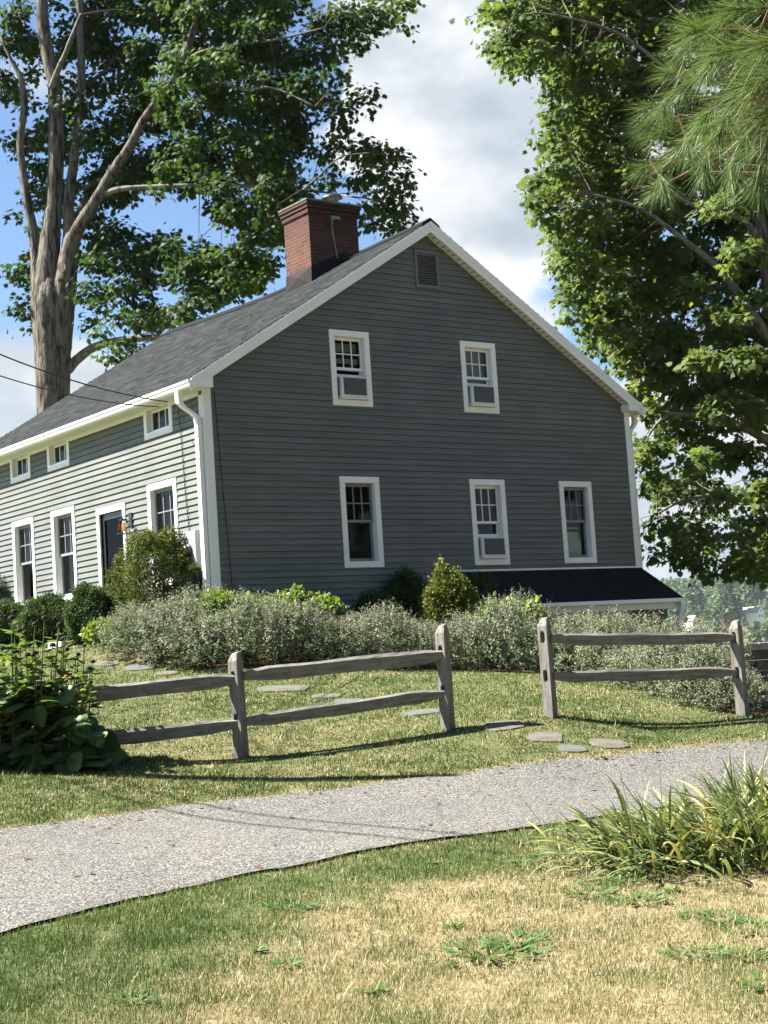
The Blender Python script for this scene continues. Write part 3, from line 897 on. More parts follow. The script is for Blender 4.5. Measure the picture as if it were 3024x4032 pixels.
# front door
fm = fmap('front'); u0, u1, z0, z1 = FW['D']
mb = MB(); mbox(mb, fm, u0, u0 + .105, z0, z1 - .105, 0, .034); mbox(mb, fm, u1 - .105, u1, z0, z1 - .105, 0, .034); mbox(mb, fm, u0, u1, z1 - .105, z1, 0, .034)
mb.build('door_frame', M_white, house, bevel=.004)
dr = MB(); a, b, c, d = u0 + .105, u1 - .105, z0, z1 - .105
frame(dr, fm, a, b, c, d, -.06, -.02, .10, .55, .12)
door = dr.build('door', M_black, house, bevel=.006)
mb = MB(); gpane(mb, fm, a + .10, b - .10, c + .55, d - .12, -.042); mb.build('storm_glass', M_glass_dark, door, fixn=False)
mb = MB(); mbox(mb, fm, a, b, c, d, -.20, -.19); frame(mb, fm, a, b, c, d, -.189, -.061, .01, .01, .01); mb.build('inner_door', M_black, door)
mb = MB(); p0 = fm(a + .05, c + 1.05, -.02); mb.tube([fm(b - .05, c + 1.0, .02), fm(b - .05, c + 1.14, .02)], .012, 8); mbox(mb, fm, b - .06, b - .04, c + 1.0, c + 1.02, -.02, .02); mbox(mb, fm, b - .06, b - .04, c + 1.12, c + 1.14, -.02, .02); mb.build('handle', M_black, door)

# corner boards
for (x0, x1, y0, y1, zb, zt) in ((-.030, .12, -.030, 0, -.9, 4.30), (-.030, 0, 0, .12, -.4, 4.19)):
    MB().box(x0, x1, y0, y1, zb, zt).build('corner_board', M_white, house, bevel=.004)
MB().box(HW - .10, HW + .03, -.03, 0, -.2, 4.36).build('corner_board', M_white, house, bevel=.004)
MB().box(HW, HW + .03, 0, .12, -2.2, 4.26).build('corner_board', M_white, house, bevel=.004)

# roof: ridge sags a little in its middle
RY = [-.22, 2.03, 4.52, 5.68, 7.45, 8.73, 9.62]; RZ = [7.50, 7.445, 7.365, 7.37, 7.43, 7.50, 7.51]
OV = .22
XL, XR, XM = -.335, HW + .235, HW / 2 - .02
ZL = 4.40


def ridge_z(y): return float(np.interp(y, RY, RZ))


def roof_pt(side, t, y, up=0.):          # t = 0 at the eave, 1 at the ridge
    xe = XL if side == 0 else XR
    ze = ZL - (0 if side == 0 else .0)
    return (xe + (XM - xe) * t, y, ze + (ridge_z(y) - ze) * t + up)


def shingles(side):
    Vs = []; F = []; T = []
    rows = 43; ycut = np.arange(-OV, 9.62 + .2, .30)
    for r in range(rows):
        t0, t1 = r / rows, (r + 1) / rows
        off = random.uniform(0, .3)
        ys = [-OV] + [y + off - .15 + random.uniform(-.06, .06) for y in ycut[1:-1]] + [9.62]
        ys = sorted(ys)
        for y0, y1 in zip(ys[:-1], ys[1:]):
            up = .014 + random.choice((0, .003, .008)); tt = random.random() ** 1.3 * .8 + .1
            o = len(Vs)
            tb = t0 - (.0015 if random.random() < .5 else 0)
            Vs += [roof_pt(side, tb, y0, up), roof_pt(side, tb, y1, up), roof_pt(side, t1, y1, .003), roof_pt(side, t1, y0, .003), roof_pt(side, tb, y0, -.004), roof_pt(side, tb, y1, -.004)]
            F += [(o, o + 1, o + 2, o + 3), (o + 4, o + 5, o + 1, o)]
            T += [tt] * 6
    lp = np.array([i for f in F for i in f])
    return np_mesh('roof_shingles', np.array(Vs), np.full(len(F), 4), lp, M_shingle, house, np.array(T))


roofL = shingles(0); shingles(1)
mb = MB()
for side in (0, 1):                       # boarding under the shingles
    ysg = np.linspace(-OV + .01, 9.61, 14)
    for y0, y1 in zip(ysg[:-1], ysg[1:]):
        p = [roof_pt(side, 0.004, y0, -.006), roof_pt(side, 0.004, y1, -.006), roof_pt(side, 1, y1, -.006), roof_pt(side, 1, y0, -.006)]
        mb.add(p + [(x, y, z - .045) for x, y, z in p], [(0, 1, 2, 3), (4, 5, 6, 7), (0, 1, 5, 4), (1, 2, 6, 5), (2, 3, 7, 6), (3, 0, 4, 7)])
mb.build('roof_deck', M_darkroof, house)
for ya, yb in ((-OV, 2.36), (3.46, 9.56)):          # ridge vent cap in two lengths either side of the chimney
    mb = MB()
    ysg = np.linspace(ya, yb, 10)
    for y0, y1 in zip(ysg[:-1], ysg[1:]):
        for s in (-1, 1):
            a0, a1 = ridge_z(y0), ridge_z(y1); w_ = .20
            mb.add([(XM, y0, a0 + .06), (XM, y1, a1 + .06), (XM + s * w_, y1, a1 + .055 - SL * w_), (XM + s * w_, y0, a0 + .055 - SL * w_),
                    (XM + s * w_, y1, a1 + .02 - SL * w_), (XM + s * w_, y0, a0 + .02 - SL * w_)], [(0, 1, 2, 3), (3, 2, 4, 5)])
    for ye in (ya, yb):
        a0 = ridge_z(ye); mb.poly([(XM - .2, ye, a0 + .055 - SL * .2), (XM, ye, a0 + .06), (XM + .2, ye, a0 + .055 - SL * .2), (XM + .2, ye, a0 - SL * .2), (XM - .2, ye, a0 - SL * .2)])
    rv = mb.build('ridge_vent', M_shingle, house)
    ya, yb = ya + .01, yb - .01; mb = MB()
    ysg = np.linspace(ya, yb, 10)
    for y0, y1 in zip(ysg[:-1], ysg[1:]):
        a0, a1 = ridge_z(y0), ridge_z(y1)
        mb.add([(XM - .17, y0, a0 + .05 - SL * .17), (XM - .17, y1, a1 + .05 - SL * .17), (XM - .17, y1, a1 + .0 - SL * .17), (XM - .17, y0, a0 + .0 - SL * .17)], [(0, 1, 2, 3)])
    mb.build('vent_gap', M_slot, rv)

# rake boards, near and far gable
for yo, sgn in ((-OV, 1), (9.62, -1)):
    for side in (0, 1):
        mb = MB()
        zr = ridge_z(-OV) if sgn == 1 else ridge_z(9.6)
        xe = XL if side == 0 else XR
        def ln(x, dz):
            t = (x - xe) / (XM - xe); return ZL + (zr - ZL) * t + dz
        for (da, db, th) in ((-.055, -.006, .030), (-.105, -.0555, .022), (-.205, -.1055, .014)):
            y0 = yo - sgn * (th - .014)
            xb = xe + (.0 if side == 0 else -.0)
            mb.prism([(xb, y0, ln(xb, da)), (XM, y0, ln(XM, da)), (XM, y0, ln(XM, db)), (xb, y0, ln(xb, db))], (0, sgn * .025 + (sgn * (th - .014)), 0))
        mb.build('rake_board', M_white, house)
        mb = MB()
        xi = xe + (.06 if side == 0 else -.06); dz = -.19
        ya, yb = (yo + .024, -.001) if sgn == 1 else (9.401, yo - .024)
        p = [(xi, ya, ln(xi, dz)), (XM, ya, ln(XM, dz)), (XM, yb, ln(XM, dz)), (xi, yb, ln(xi, dz))]
        mb.add(p + [(x, y, z + .02) for x, y, z in p], [(0, 1, 2, 3), (4, 5, 6, 7), (0, 1, 5, 4), (1, 2, 6, 5), (2, 3, 7, 6), (3, 0, 4, 7)])
        if sgn == 1 and side == 1:
            n = 46
            for i in range(n):
                x = xi + (XM - xi) * (i + .7) / n
                x2 = x + (.012 if side == 0 else -.012)
                mb.prism([(x, -.165, ln(x, dz - .004)), (x2, -.165, ln(x2, dz - .004)), (x2, -.055, ln(x2, dz - .004)), (x, -.055, ln(x, dz - .004))], (0, 0, .003), 1)
        mb.build('rake_soffit', [M_soffit, M_slot], house)

# eaves: soffit, fascia, frieze, gutter
MB().box(-.275, .0, -OV + .025, 9.60, EZ - .012, EZ + .006).build('eave_soffit', M_soffit, house)
MB().box(HW, HW + .175, -OV + .025, 9.60, EZ + .03, EZ + .045).build('eave_soffit', M_soffit, house)
MB().box(-.295, -.275, -OV + .01, 9.60, EZ - .02, ZL - .02).build('fascia', M_white, house)
MB().box(HW + .175, HW + .195, -OV + .01, 9.60, EZ + .02, ZL - .02).build('fascia', M_white, house)
segs = sorted([(.12, FW['U1'][0]), (FW['U1'][1], FW['U2'][0]), (FW['U2'][1], FW['U3'][0]), (FW['U3'][1], 9.39)])
for a, b in segs: MB().box(-.026, -.001, a + .002, b - .002, EZ - .085, EZ - .013).build('frieze_board', M_white, house)
mb = MB(); mb.box(-.29, .055, -OV - .018, -OV + .02, EZ - .005, EZ + .16)
mb.prism([(-.27, -OV - .018, EZ + .161), (.055, -OV - .018, EZ + .161), (.055, -OV - .018, EZ + .20)], (0, .036, 0))
mb.build('eave_return', M_white, house, bevel=.003)
mb = MB(); mb.box(HW - .16, HW + .12, -OV - .018, -.002, EZ + .02, EZ + .15); mb.build('eave_return', M_white, house, bevel=.003)
mb = MB(); mb.box(HW + .121, HW + .175, -OV + .0, -OV + .02, EZ + .03, EZ + .10); mb.build('eave_return', M_white, house)


def gutter(x, sgn, ya, yb, zt):
    prof = [(0, zt - .125), (.065, zt - .125), (.088, zt - .095), (.088, zt - .06), (.105, zt - .035), (.105, zt), (.096, zt), (.096, zt - .03), (.080, zt - .058), (.080, zt - .09), (.06, zt - .115), (0, zt - .115)]
    mb = MB(); pts = [(x + sgn * a, ya, z) for a, z in prof]
    n = len(pts); vs = pts + [(p[0], yb, p[2]) for p in pts]
    mb.add(vs, [(i, (i + 1) % n, n + (i + 1) % n, n + i) for i in range(n)])
    for yy in (ya, yb - .006):
        mb.prism([(x + sgn * a, yy, z) for a, z in prof[:6]] + [(x, yy, zt)], (0, .006, 0))
    return mb.build('gutter', M_gutter, house)


gutter(-.296, -1, -OV - .03, 9.60, ZL - .035)
gutter(HW + .196, 1, -OV - .03, 9.60, ZL - .03)


def pipe(mb, path, a, b):
    P = [Vector(p) for p in path]
    vs = []
    for i, p in enumerate(P):
        vs += [(p.x - a, p.y - b, p.z), (p.x + a, p.y - b, p.z), (p.x + a, p.y + b, p.z), (p.x - a, p.y + b, p.z)]
    fs = []
    for i in range(len(P) - 1):
        for k in range(4): fs.append((i * 4 + k, i * 4 + (k + 1) % 4, i * 4 + 4 + (k + 1) % 4, i * 4 + 4 + k))
    fs += [(0, 1, 2, 3), tuple(range(len(vs) - 4, len(vs)))]
    mb.add(vs, fs)


mb = MB(); pipe(mb, [(-.335, .20, 4.25), (-.335, .20, 4.12), (-.325, .19, 4.06), (-.28, .17, 4.0), (-.14, .10, 3.88), (-.095, .075, 3.82), (-.083, .07, 3.74), (-.083, .07, 0.2)], .040, .055)
for z in (3.30, 1.4): mb.box(-.126, -.031, .012, .128, z, z + .03)
mb.build('downspout', M_gutter, house, bevel=.006)
mb = MB(); pipe(mb, [(HW + .26, .06, 4.26), (HW + .26, .06, 4.13), (HW + .24, .06, 4.07), (HW + .12, .06, 3.95), (HW + .08, .06, 3.88), (HW + .08, .06, -1.5)], .04, .05); mb.build('downspout', M_soffit, house, bevel=.006)

# gable louvre
fm = fmap('gable'); mb = MB(); frame(mb, fm, 4.41, 4.95, 6.32, 7.01, 0, .045, .055, .055, .055); vent = mb.build('gable_vent', M_vent, house, bevel=.004)
mb = MB()
for k in range(13):
    z = 6.375 + k * .0445
    mb.add([fm(4.465, z, .034), fm(4.895, z, .034), fm(4.895, z + .032, .0), fm(4.465, z + .032, .0), fm(4.465, z + .006, .036), fm(4.895, z + .006, .036), fm(4.895, z + .038, .002), fm(4.465, z + .038, .002)], [(0, 1, 2, 3), (4, 5, 6, 7), (0, 1, 5, 4), (2, 3, 7, 6)])
mb.build('louvres', M_vent, vent)
mb = MB(); mbox(mb, fm, 4.40, 4.96, 6.32, 7.0, -.10, -.09); mb.build('vent_backing', M_slot, vent)

# chimney
CX0, CX1, CY0, CY1 = 3.92, 5.05, 2.48, 3.34
ch = MB(); ch.box(CX0, CX1, CY0, CY1, 6.6, 8.30)
for k, (za, zb, o_) in enumerate(((8.301, 8.37, .025), (8.371, 8.40, .012), (8.401, 8.47, .045), (8.471, 8.53, .065))):
    ch.box(CX0 - o_, CX1 + o_, CY0 - o_, CY1 + o_, za, zb)
chim = ch.build('chimney', M_brick, house)
mb = MB(); mb.box(CX0 - .075, CX1 + .075, CY0 - .075, CY1 + .075, 8.531, 8.565)
mb.add([(CX0 - .075, CY0 - .075, 8.565), (CX1 + .075, CY0 - .075, 8.565), (CX1 + .075, CY1 + .075, 8.565), (CX0 - .075, CY1 + .075, 8.565), (CX0 + .2, CY0 + .2, 8.63), (CX1 - .2, CY0 + .2, 8.63), (CX1 - .2, CY1 - .2, 8.63), (CX0 + .2, CY1 - .2, 8.63)],
       [(4, 5, 6, 7), (0, 1, 5, 4), (1, 2, 6, 5), (2, 3, 7, 6), (3, 0, 4, 7)])
mb.build('chimney_crown', M_conc, chim, bevel=.012)
mb = MB()                                  # folded lead apron, creased from corner to corner
xa = CX0 - .012; zA, zB = 6.93, 7.27
A = [(xa - .02, CY0 - .02, zA), (xa - .02, CY1 + .02, zA), (xa, CY1 + .01, zB), (xa, CY0 - .01, zB), (xa - .035, (CY0 + CY1) / 2, (zA + zB) / 2 + .03)]
mb.add(A, [(0, 1, 4), (1, 2, 4), (2, 3, 4), (3, 0, 4)])
ya = CY0 - .012
mb.add([(xa, ya, 6.9), (XM, ya, 7.3), (XM + .34, ya, 7.2), (XM + .34, ya, 7.52), (XM, ya, 7.62), (xa, ya, 7.26)], [(0, 1, 4, 5), (1, 2, 3, 4)])
mb.build('flashing', M_lead, chim)
mb = MB(); pc = (4.86, 3.0, 8.60)
mb.lathe([(.115, 0), (.115, .17)], pc, 16); mb.lathe([(.21, .235), (.205, .25), (.10, .315), (.0, .335)], pc, 20)
for k in range(3):
    an = 2 * PI * k / 3 + .4
    mb.tube([(pc[0] + .115 * math.cos(an), pc[1] + .115 * math.sin(an), pc[2] + .05), (pc[0] + .13 * math.cos(an), pc[1] + .13 * math.sin(an), pc[2] + .245)], .014, 6)
mb.build('flue_cap', M_metal, chim, smooth=False)
mb = MB(); mb.tube([(4.55, CY0 - .03, 8.25), (4.47, CY0 - .04, 8.24), (4.43, CY0 - .03, 8.18), (4.44, CY0 - .02, 7.95), (4.48, CY0 - .02, 7.72), (4.52, CY0 - .02, 7.48)], [.02, .02, .016, .014, .014, .014], 6)
mb.box(4.42, 4.62, CY0 - .05, CY0 - .001, 8.23, 8.29); mb.build('cable_strap', M_sash_dark, chim)

# cables on the walls
mb = MB()
mb.tube([(.19, -.03, 4.25), (.21, -.032, 3.6), (.25, -.032, 2.6), (.30, -.034, 1.6), (.34, -.034, .6)], .007, 5)
mb.tube([(-.06, .74, 4.18), (-.035, .72, 3.6), (-.034, .69, 2.8), (-.034, .62, 2.06)], .007, 5)
mb.build('wall_cable', M_cable, house)

# lean-to roof on the gable
lean = empty('lean_to', parent=house)
X0, X1, YE, ZT, ZE = 4.6, 9.44, -1.02, 1.25, .63
mb = MB(); p = [(X0, -.026, ZT), (X1, -.026, ZT + .02), (X1 + .03, YE, ZE), (X0, YE, ZE)]
mb.add(p + [(x, y, z - .05) for x, y, z in p], [(0, 1, 2, 3), (4, 5, 6, 7), (0, 1, 5, 4), (1, 2, 6, 5), (2, 3, 7, 6), (3, 0, 4, 7)])
mb.build('roof_slope', M_darkroof, lean)
MB().box(X0, X1 + .01, -.045, -.024, ZT + .022, ZT + .05).build('flashing', M_white, lean)
MB().box(X0, X1 + .02, YE - .06, YE + .0, ZE - .085, ZE - .012).build('gutter', M_gutter, lean, bevel=.01)
MB().box(X0, X1 + .0, YE + .02, YE + .05, ZE - .20, ZE - .055).build('fascia', M_soffit, lean)
MB().box(X0, X1 - .02, YE + .05, -.03, ZE - .13, ZE - .11).build('soffit', M_soffit, lean)
mb = MB(); mb.box(X0, X1 - 1.25, YE + .16, YE + .20, -2.2, ZE - .13); mb.build('side_panel', paint('beige_panel', (.46, .43, .37), .6), lean)
MB().box(X1 - 1.249, X1 - .1, YE + .30, YE + .34, -2.2, ZE - .13).build('door_panel', simple('brown_door', (.13, .11, .10), rough=.6), lean)
mb = MB(); pipe(mb, [(X1 - .06, YE - .03, ZE - .05), (X1 - .06, YE - .03, ZE - .18), (X1 - .075, YE + .0, ZE - .28), (X1 - .10, YE + .03, ZE - .42), (X1 - .10, YE + .03, -1.6)], .055, .05); mb.build('downspout', M_gutter, lean, bevel=.008)

# things fixed on or in the house
def onhouse(name, x, y, z, rz=0.): return empty(name, l2w(x, y, z), YAW + rz)


def aircon(key, label, raise_=0.0):
    u0, u1, z0, z1 = GW[key]
    c = (u0 + u1) / 2
    t = onhouse('window_air_conditioner', c, 0, z0 + .11)
    w2, hgt = .265, .365
    mb = MB(); mb.box(-w2, w2, -.095, .22, .02, .02 + hgt); mb.build('casing', M_ac, t, bevel=.01)
    mb = MB(); mb.box(-w2 + .045, w2 - .02, -.102, -.0955, .07, hgt - .005); mb.build('condenser', M_acgrey, t)
    mb = MB()
    for k in range(17): mb.box(-w2 - .004, -w2 + .001, -.05, .10, .07 + k * .0175, .078 + k * .0175)
    mb.build('side_vents', M_acgrey, t)
    MB().box(-w2 - .01, w2 + .02, -.115, .0, -.0, .018).build('base_rail', M_white, t, bevel=.004)
    mb = MB(); a = (u1 - u0) / 2 - .105
    MB().box(-a, -w2 - .006, .10, .115, 0, .40).build('side_filler', M_ac, t); MB().box(w2 + .006, a, .10, .115, 0, .40).build('side_filler', M_ac, t)
    tag(t, label, 'air conditioner', 'window air conditioners in the gable')
    return t


aircon('UL', 'window air conditioner in the upper left window, specks of white on its dark back')
aircon('UR', 'window air conditioner in the upper right window, below a pale roller shade')
aircon('LM', 'window air conditioner in the lower middle window above the lean-to roof')

lt = onhouse('wall_lantern', 0, 2.63, 0)
tag(lt, 'black tapered wall lantern with glowing amber bulb beside the black door', 'wall lamp')
MB().box(-.045, -.022, -.06, .06, 2.36, 2.60).build('back_plate', M_black, lt, bevel=.006)
mb = MB(); zt, zb = 2.47, 2.24; cx = -.19; cy = -.02
for sx in (-1, 1):
    for sy in (-1, 1): mb.tube([(cx + sx * .05, cy + sy * .05, zt), (cx + sx * .085, cy + sy * .085, zb)], .007, 4)
for z, r in ((zt, .055), (zb, .09)):
    frame(mb, lambda u, q, o, z=z: (cx + u, cy + q, z + o), -r, r, -r, r, -.007, .007, .012, .012, .012)
mb.box(cx - .05, cx + .05, cy - .05, cy + .05, zt + .008, zt + .02); mb.tube([(cx, cy, zt + .02), (cx, cy, zt + .06), (-.04, cy, zt + .06)], .012, 6)
mb.build('lantern_cage', M_black, lt)
mb = MB(); mb.lathe([(.0, 0), (.028, .01), (.034, .06), (.03, .12), (.02, .15), (.0, .155)], (cx, cy, zb + .035), 12); mb.build('bulb', M_amber, lt, smooth=True)
mb = MB()
for sy in (-1, 1):
    mb.add([(cx - .05, cy + sy * .048, zt - .01), (cx + .05, cy + sy * .048, zt - .01), (cx + .083, cy + sy * .083, zb + .01), (cx - .083, cy + sy * .083, zb + .01)], [(0, 1, 2, 3)])
mb.build('pane', M_glass_lamp, lt)

pl = onhouse('house_number_plaque', 0, 2.64, 1.99)
tag(pl, 'oval house number plaque reading 140 on the wall beside the door', 'number plaque')
mb = MB(); n = 28
mb.prism([(-.024, .150 * math.cos(2 * PI * k / n), .15 * math.sin(2 * PI * k / n)) for k in range(n)], (-.010, 0, 0)); mb.build('plaque_rim', M_white, pl)
mb = MB(); mb.prism([(-.0345, .136 * math.cos(2 * PI * k / n), .136 * math.sin(2 * PI * k / n)) for k in range(n)], (-.003, 0, 0)); mb.build('plaque_face', M_black, pl)
fc = bpy.data.curves.new('house_number', 'FONT'); fc.body = '140'; fc.size = .135; fc.align_x = 'CENTER'; fc.align_y = 'CENTER'; fc.extrude = .002
fc.materials.append(M_white)
_tmp = bpy.data.objects.new('tmp', fc); _me = bpy.data.meshes.new_from_object(_tmp); bpy.data.objects.remove(_tmp)
fo = bpy.data.objects.new('house_number', _me); COL.objects.link(fo); fo.parent = pl
fo.matrix_local = Matrix(((0, 0, -1, -.040), (-1, 0, 0, 0), (0, 1, 0, .0), (0, 0, 0, 1)))

me_ = onhouse('electric_meter', 0, .43, 1.75)
tag(me_, 'pale grey electric meter box with round glass dial beside the downspout', 'electric meter')
MB().box(-.15, -.024, -.20, .20, -.30, .30).build('meter_box', M_meter, me_, bevel=.008)
mb = MB()
c0 = (-.15, .03, 0)
prof = [(.0, .11), (.05, .105), (.085, .08), (.09, .03), (.105, .025), (.105, 0)]
n = 20; vs = []; 
for r, h in prof:
    for k in range(n): vs.append((-.15 - h, .03 + r * math.cos(2 * PI * k / n), r * math.sin(2 * PI * k / n)))
mb.add(vs, [(i * n + k, i * n + (k + 1) % n, (i + 1) * n + (k + 1) % n, (i + 1) * n + k) for i in range(len(prof) - 1) for k in range(n)])
mb.build('meter_dial', M_metal, me_, smooth=True)
mb = MB(); mb.tube([(-.08, -.02, -.30), (-.08, -.02, -1.4)], .03, 8); mb.build('conduit', M_cable, me_)
dk = onhouse('utility_cabinet', 0, .40, .85)
tag(dk, 'black utility box under the electric meter behind the round boxwood', 'utility box')
MB().box(-.20, -.024, -.22, .22, -.75, .555).build('cabinet_body', M_black, dk, bevel=.01)
MB().box(-.215, -.201, -.19, .19, -.70, .50).build('cabinet_door', M_black, dk, bevel=.005)

# ------------------------------------------------------------------ split rail fences
def post_mesh(hgt, holes, phi, parent, loc, w_=.115, seed=0):
    rnd = random.Random(seed); holes = sorted(holes)
    mb = MB(); h = w_ / 2; hw = .028                      # holes run along local x
    zs = [-.35]
    for z in holes: zs += [z - .065, z + .065]
    zs.append(hgt - .10)
    for i in range(0, len(zs), 2):
        mb.box(-h, h, -h, h, zs[i], zs[i + 1])
    for z in holes:
        for s in (-1, 1):
            ya, yb = (hw, h) if s == 1 else (-h, -hw)
            mb.box(-h, h, ya, yb, z - .065, z + .065)
            # rounded ends of the mortise
            yy = s * hw
            for e in (-1, 1):
                mb.prism([(-h + .002, yy, z + e * .064), (-h + .002, yy - s * .016, z + e * .064), (-h + .002, yy - s * .006, z + e * .050), (-h + .002, yy, z + e * .034)], (w_ - .004, 0, 0))
    zt = hgt - .10
    a, b = .02, .035
    mb.add([(-h, -h, zt), (h, -h, zt), (h, h, zt), (-h, h, zt), (-h + b, -h + a * .5, hgt - .012), (h - a, -h + a, hgt), (h - a, h - b, hgt - .004), (-h + b, h - b, hgt - .016)],
           [(4, 5, 6, 7), (0, 1, 5, 4), (1, 2, 6, 5), (2, 3, 7, 6), (3, 0, 4, 7)])
    o = mb.build('post', M_post, parent)
    o.location = Vector(loc); o.rotation_euler = (rnd.uniform(-.012, .012), rnd.uniform(-.012, .012), phi)
    return o


def rail_mesh(A, B, r, parent, seed, sag=0.):
    rnd = random.Random(seed)
    A, B = Vector(A), Vector(B); Lr = (B - A).length
    n = 26; path = []; rad = []
    mb = MB()
    vs = []
    prof = [(-.70, .62), (-.28, 1.0), (.55, .86), (.64, -.55), (.25, -1.0), (-.60, -.86)]     # y (thickness), z (height)
    ph = rnd.random() * 6
    for i in range(n + 1):
        t = i / n
        taper = .58 + .42 * min(1, min(t, 1 - t) * Lr / .30)
        cz = sag * math.sin(PI * t) + .006 * math.sin(5 * t + ph) + .004 * math.sin(13 * t + ph)
        for k, (py, pz) in enumerate(prof):
            j = 1 + .06 * math.sin(7 * t * (1 + k * .3) + ph + k) + rnd.uniform(-.03, .03)
            vs.append((t * Lr, py * r * .92 * j * (.6 + .4 * taper), cz + pz * r * j * taper))
    m = len(prof)
    fs = [(i * m + k, i * m + (k + 1) % m, (i + 1) * m + (k + 1) % m, (i + 1) * m + k) for i in range(n) for k in range(m)]
    fs += [tuple(range(m)), tuple(range(n * m, n * m + m))]
    mb.add(vs, fs)
    o = mb.build('rail', M_rail, parent)
    d = (B - A)
    o.location = A; o.rotation_euler = d.to_track_quat('X', 'Z').to_euler()
    return o


def place(o, root):                       # keep world place while parented to an Empty that sits at a world spot
    o.location = Vector(o.location) - Vector(root.location)


def fence(label, posts, rails, seed):
    base = at(*posts[0][:3]); base[2] = gz(base[0], base[1])
    root = empty('split_rail_fence', base)
    tag(root, label, 'fence')
    for i, (px, py, Y, top, holes, phi) in enumerate(posts):
        p = at(px, py, Y); g = gz(p[0], p[1])
        h = at(px, top, Y)[2] - g
        hz = [at(px, hy, Y)[2] - g for hy in holes]
        place(post_mesh(h, hz, phi, root, (p[0], p[1], g), seed=seed + i), root)
    for i, (a, b, r, sag) in enumerate(rails):
        place(rail_mesh(at(*a), at(*b), mpp(r * .9, (a[2] + b[2]) / 2), root, seed * 10 + i, sag), root)
    return root


fence('weathered split rail fence left of the gap with a leafy clump on its left end',
      [(-160, 1722, 15.9, 1500, (1590, 1670), .85), (522, 1637, 16.7, 1407, (1462, 1554), 1.02), (968, 1577, 17.2, 1347, (1406, 1492), .95)],
      [((-170, 1536, 15.9), (517, 1468, 16.7), 19, .0), ((-170, 1640, 15.9), (517, 1562, 16.7), 18, -.01), ((527, 1462, 16.72), (966, 1413, 17.2), 18, .0), ((527, 1558, 16.72), (964, 1499, 17.2), 16, 0.0)], 3)
fence('weathered two rail split rail fence section right of the gap, in front of the catmint',
      [(1190, 1549, 17.4, 1332, (1375, 1459), .98), (1605, 1546, 18.2, 1338, (1376, 1452), .9)],
      [((1188, 1382, 17.4), (1583, 1377, 18.2), 14.5, .0), ((1194, 1461, 17.4), (1588, 1453, 18.2), 14, 0.0)], 8)

# ------------------------------------------------------------------ retaining wall and rocks at the right
def block_wall():
    p0 = at(1588, 1500, 21.0); p1 = at(1850, 1500, 22.2)
    zt = at(1625, 1396, 21.0)[2]
    root = empty('retaining_wall', (p0[0], p0[1], zt - 1.2))
    tag(root, 'dark grey block retaining wall behind the right fence post', 'retaining wall')
    L_ = float(np.hypot(p1[0] - p0[0], p1[1] - p0[1])); root.rotation_euler = (0, 0, math.atan2(p1[1] - p0[1], p1[0] - p0[0]))
    mb = MB(); z = -.3; row = 0
    while z < 1.09:
        h = .145; x = -.25 * (row % 2)
        while x < L_:
            w_ = random.uniform(.34, .52)
            d = random.uniform(-.012, .012)
            mb.box(x + .006, x + w_ - .006, d + row * .012, .35, z + .004, z + h - .004); x += w_
        z += h; row += 1
    mb.build('block_courses', M_block, root, bevel=.008)
    mb = MB(); x = .0
    while x < L_:
        w_ = random.uniform(.5, .7); mb.box(x + .004, x + w_ - .004, .06, .45, z, z + .09); x += w_
    mb.build('capstones', M_blockcap, root, bevel=.01)
    mb = MB(); mb.box(-.6, .35, .5, .9, .2, z + .17); mb.box(-.7, .45, .46, .95, z + .171, z + .26); mb.build('end_pier', M_block, root, bevel=.01)


block_wall()


def rock(px, py, Y, s, label):
    p = at(px, py, Y); bm = bmesh.new(); bmesh.ops.create_icosphere(bm, subdivisions=3, radius=1)
    for v in bm.verts:
        n_ = math.sin(v.co.x * 3 + px) * math.sin(v.co.y * 4 + 1) * .12 + random.uniform(-.05, .05)
        v.co *= 1 + n_; v.co.x *= s[0]; v.co.y *= s[1]; v.co.z *= s[2]
    me = bpy.data.meshes.new('edging_rock'); bm.to_mesh(me); bm.free(); me.materials.append(M_whiterock)
    o = bpy.data.objects.new('edging_rock', me); COL.objects.link(o); o.location = p
    return tag(o, label, 'rock')


rock(1652, 1524, 19.6, (.24, .2, .13), 'white edging rock at the foot of the dark block wall')
slab = MB().box(-.36, .36, -.16, .16, -.2, .02).build('door_step', M_whiterock, bevel=.01)
p = at(152, 1404, 26.0); slab.location = (p[0], p[1], gz(p[0], p[1]) + .05); slab.rotation_euler = (0, 0, YAW + .4); tag(slab, 'white stone slab peeping out below the clipped hedge', 'stone slab')

# ------------------------------------------------------------------ shrubs and bed plants
def sprigs(n, c, R, kind='dome', shell=.55, seed=0, zlo=-.15):
    """points and outward directions through the volume of a mound, denser near its uneven surface"""
    g = np.random.default_rng(seed)
    d = unit(g.normal(size=(n, 3)))
    d[:, 2] = np.where(d[:, 2] < zlo, -d[:, 2], d[:, 2])
    ph = g.random(6) * 6
    lump = 1 + .13 * np.sin(d[:, 0] * 5 + ph[0]) * np.sin(d[:, 1] * 5 + ph[1]) + .10 * np.sin(d[:, 2] * 7 + ph[2] + d[:, 0] * 4) + .06 * np.sin(d[:, 0] * 13 + ph[3]) * np.sin(d[:, 2] * 11 + ph[4])
    r = lump * (shell + (1 - shell) * g.random(n) ** .55)
    return np.array(c) + d * r[:, None] * np.array(R), d, r / lump, g


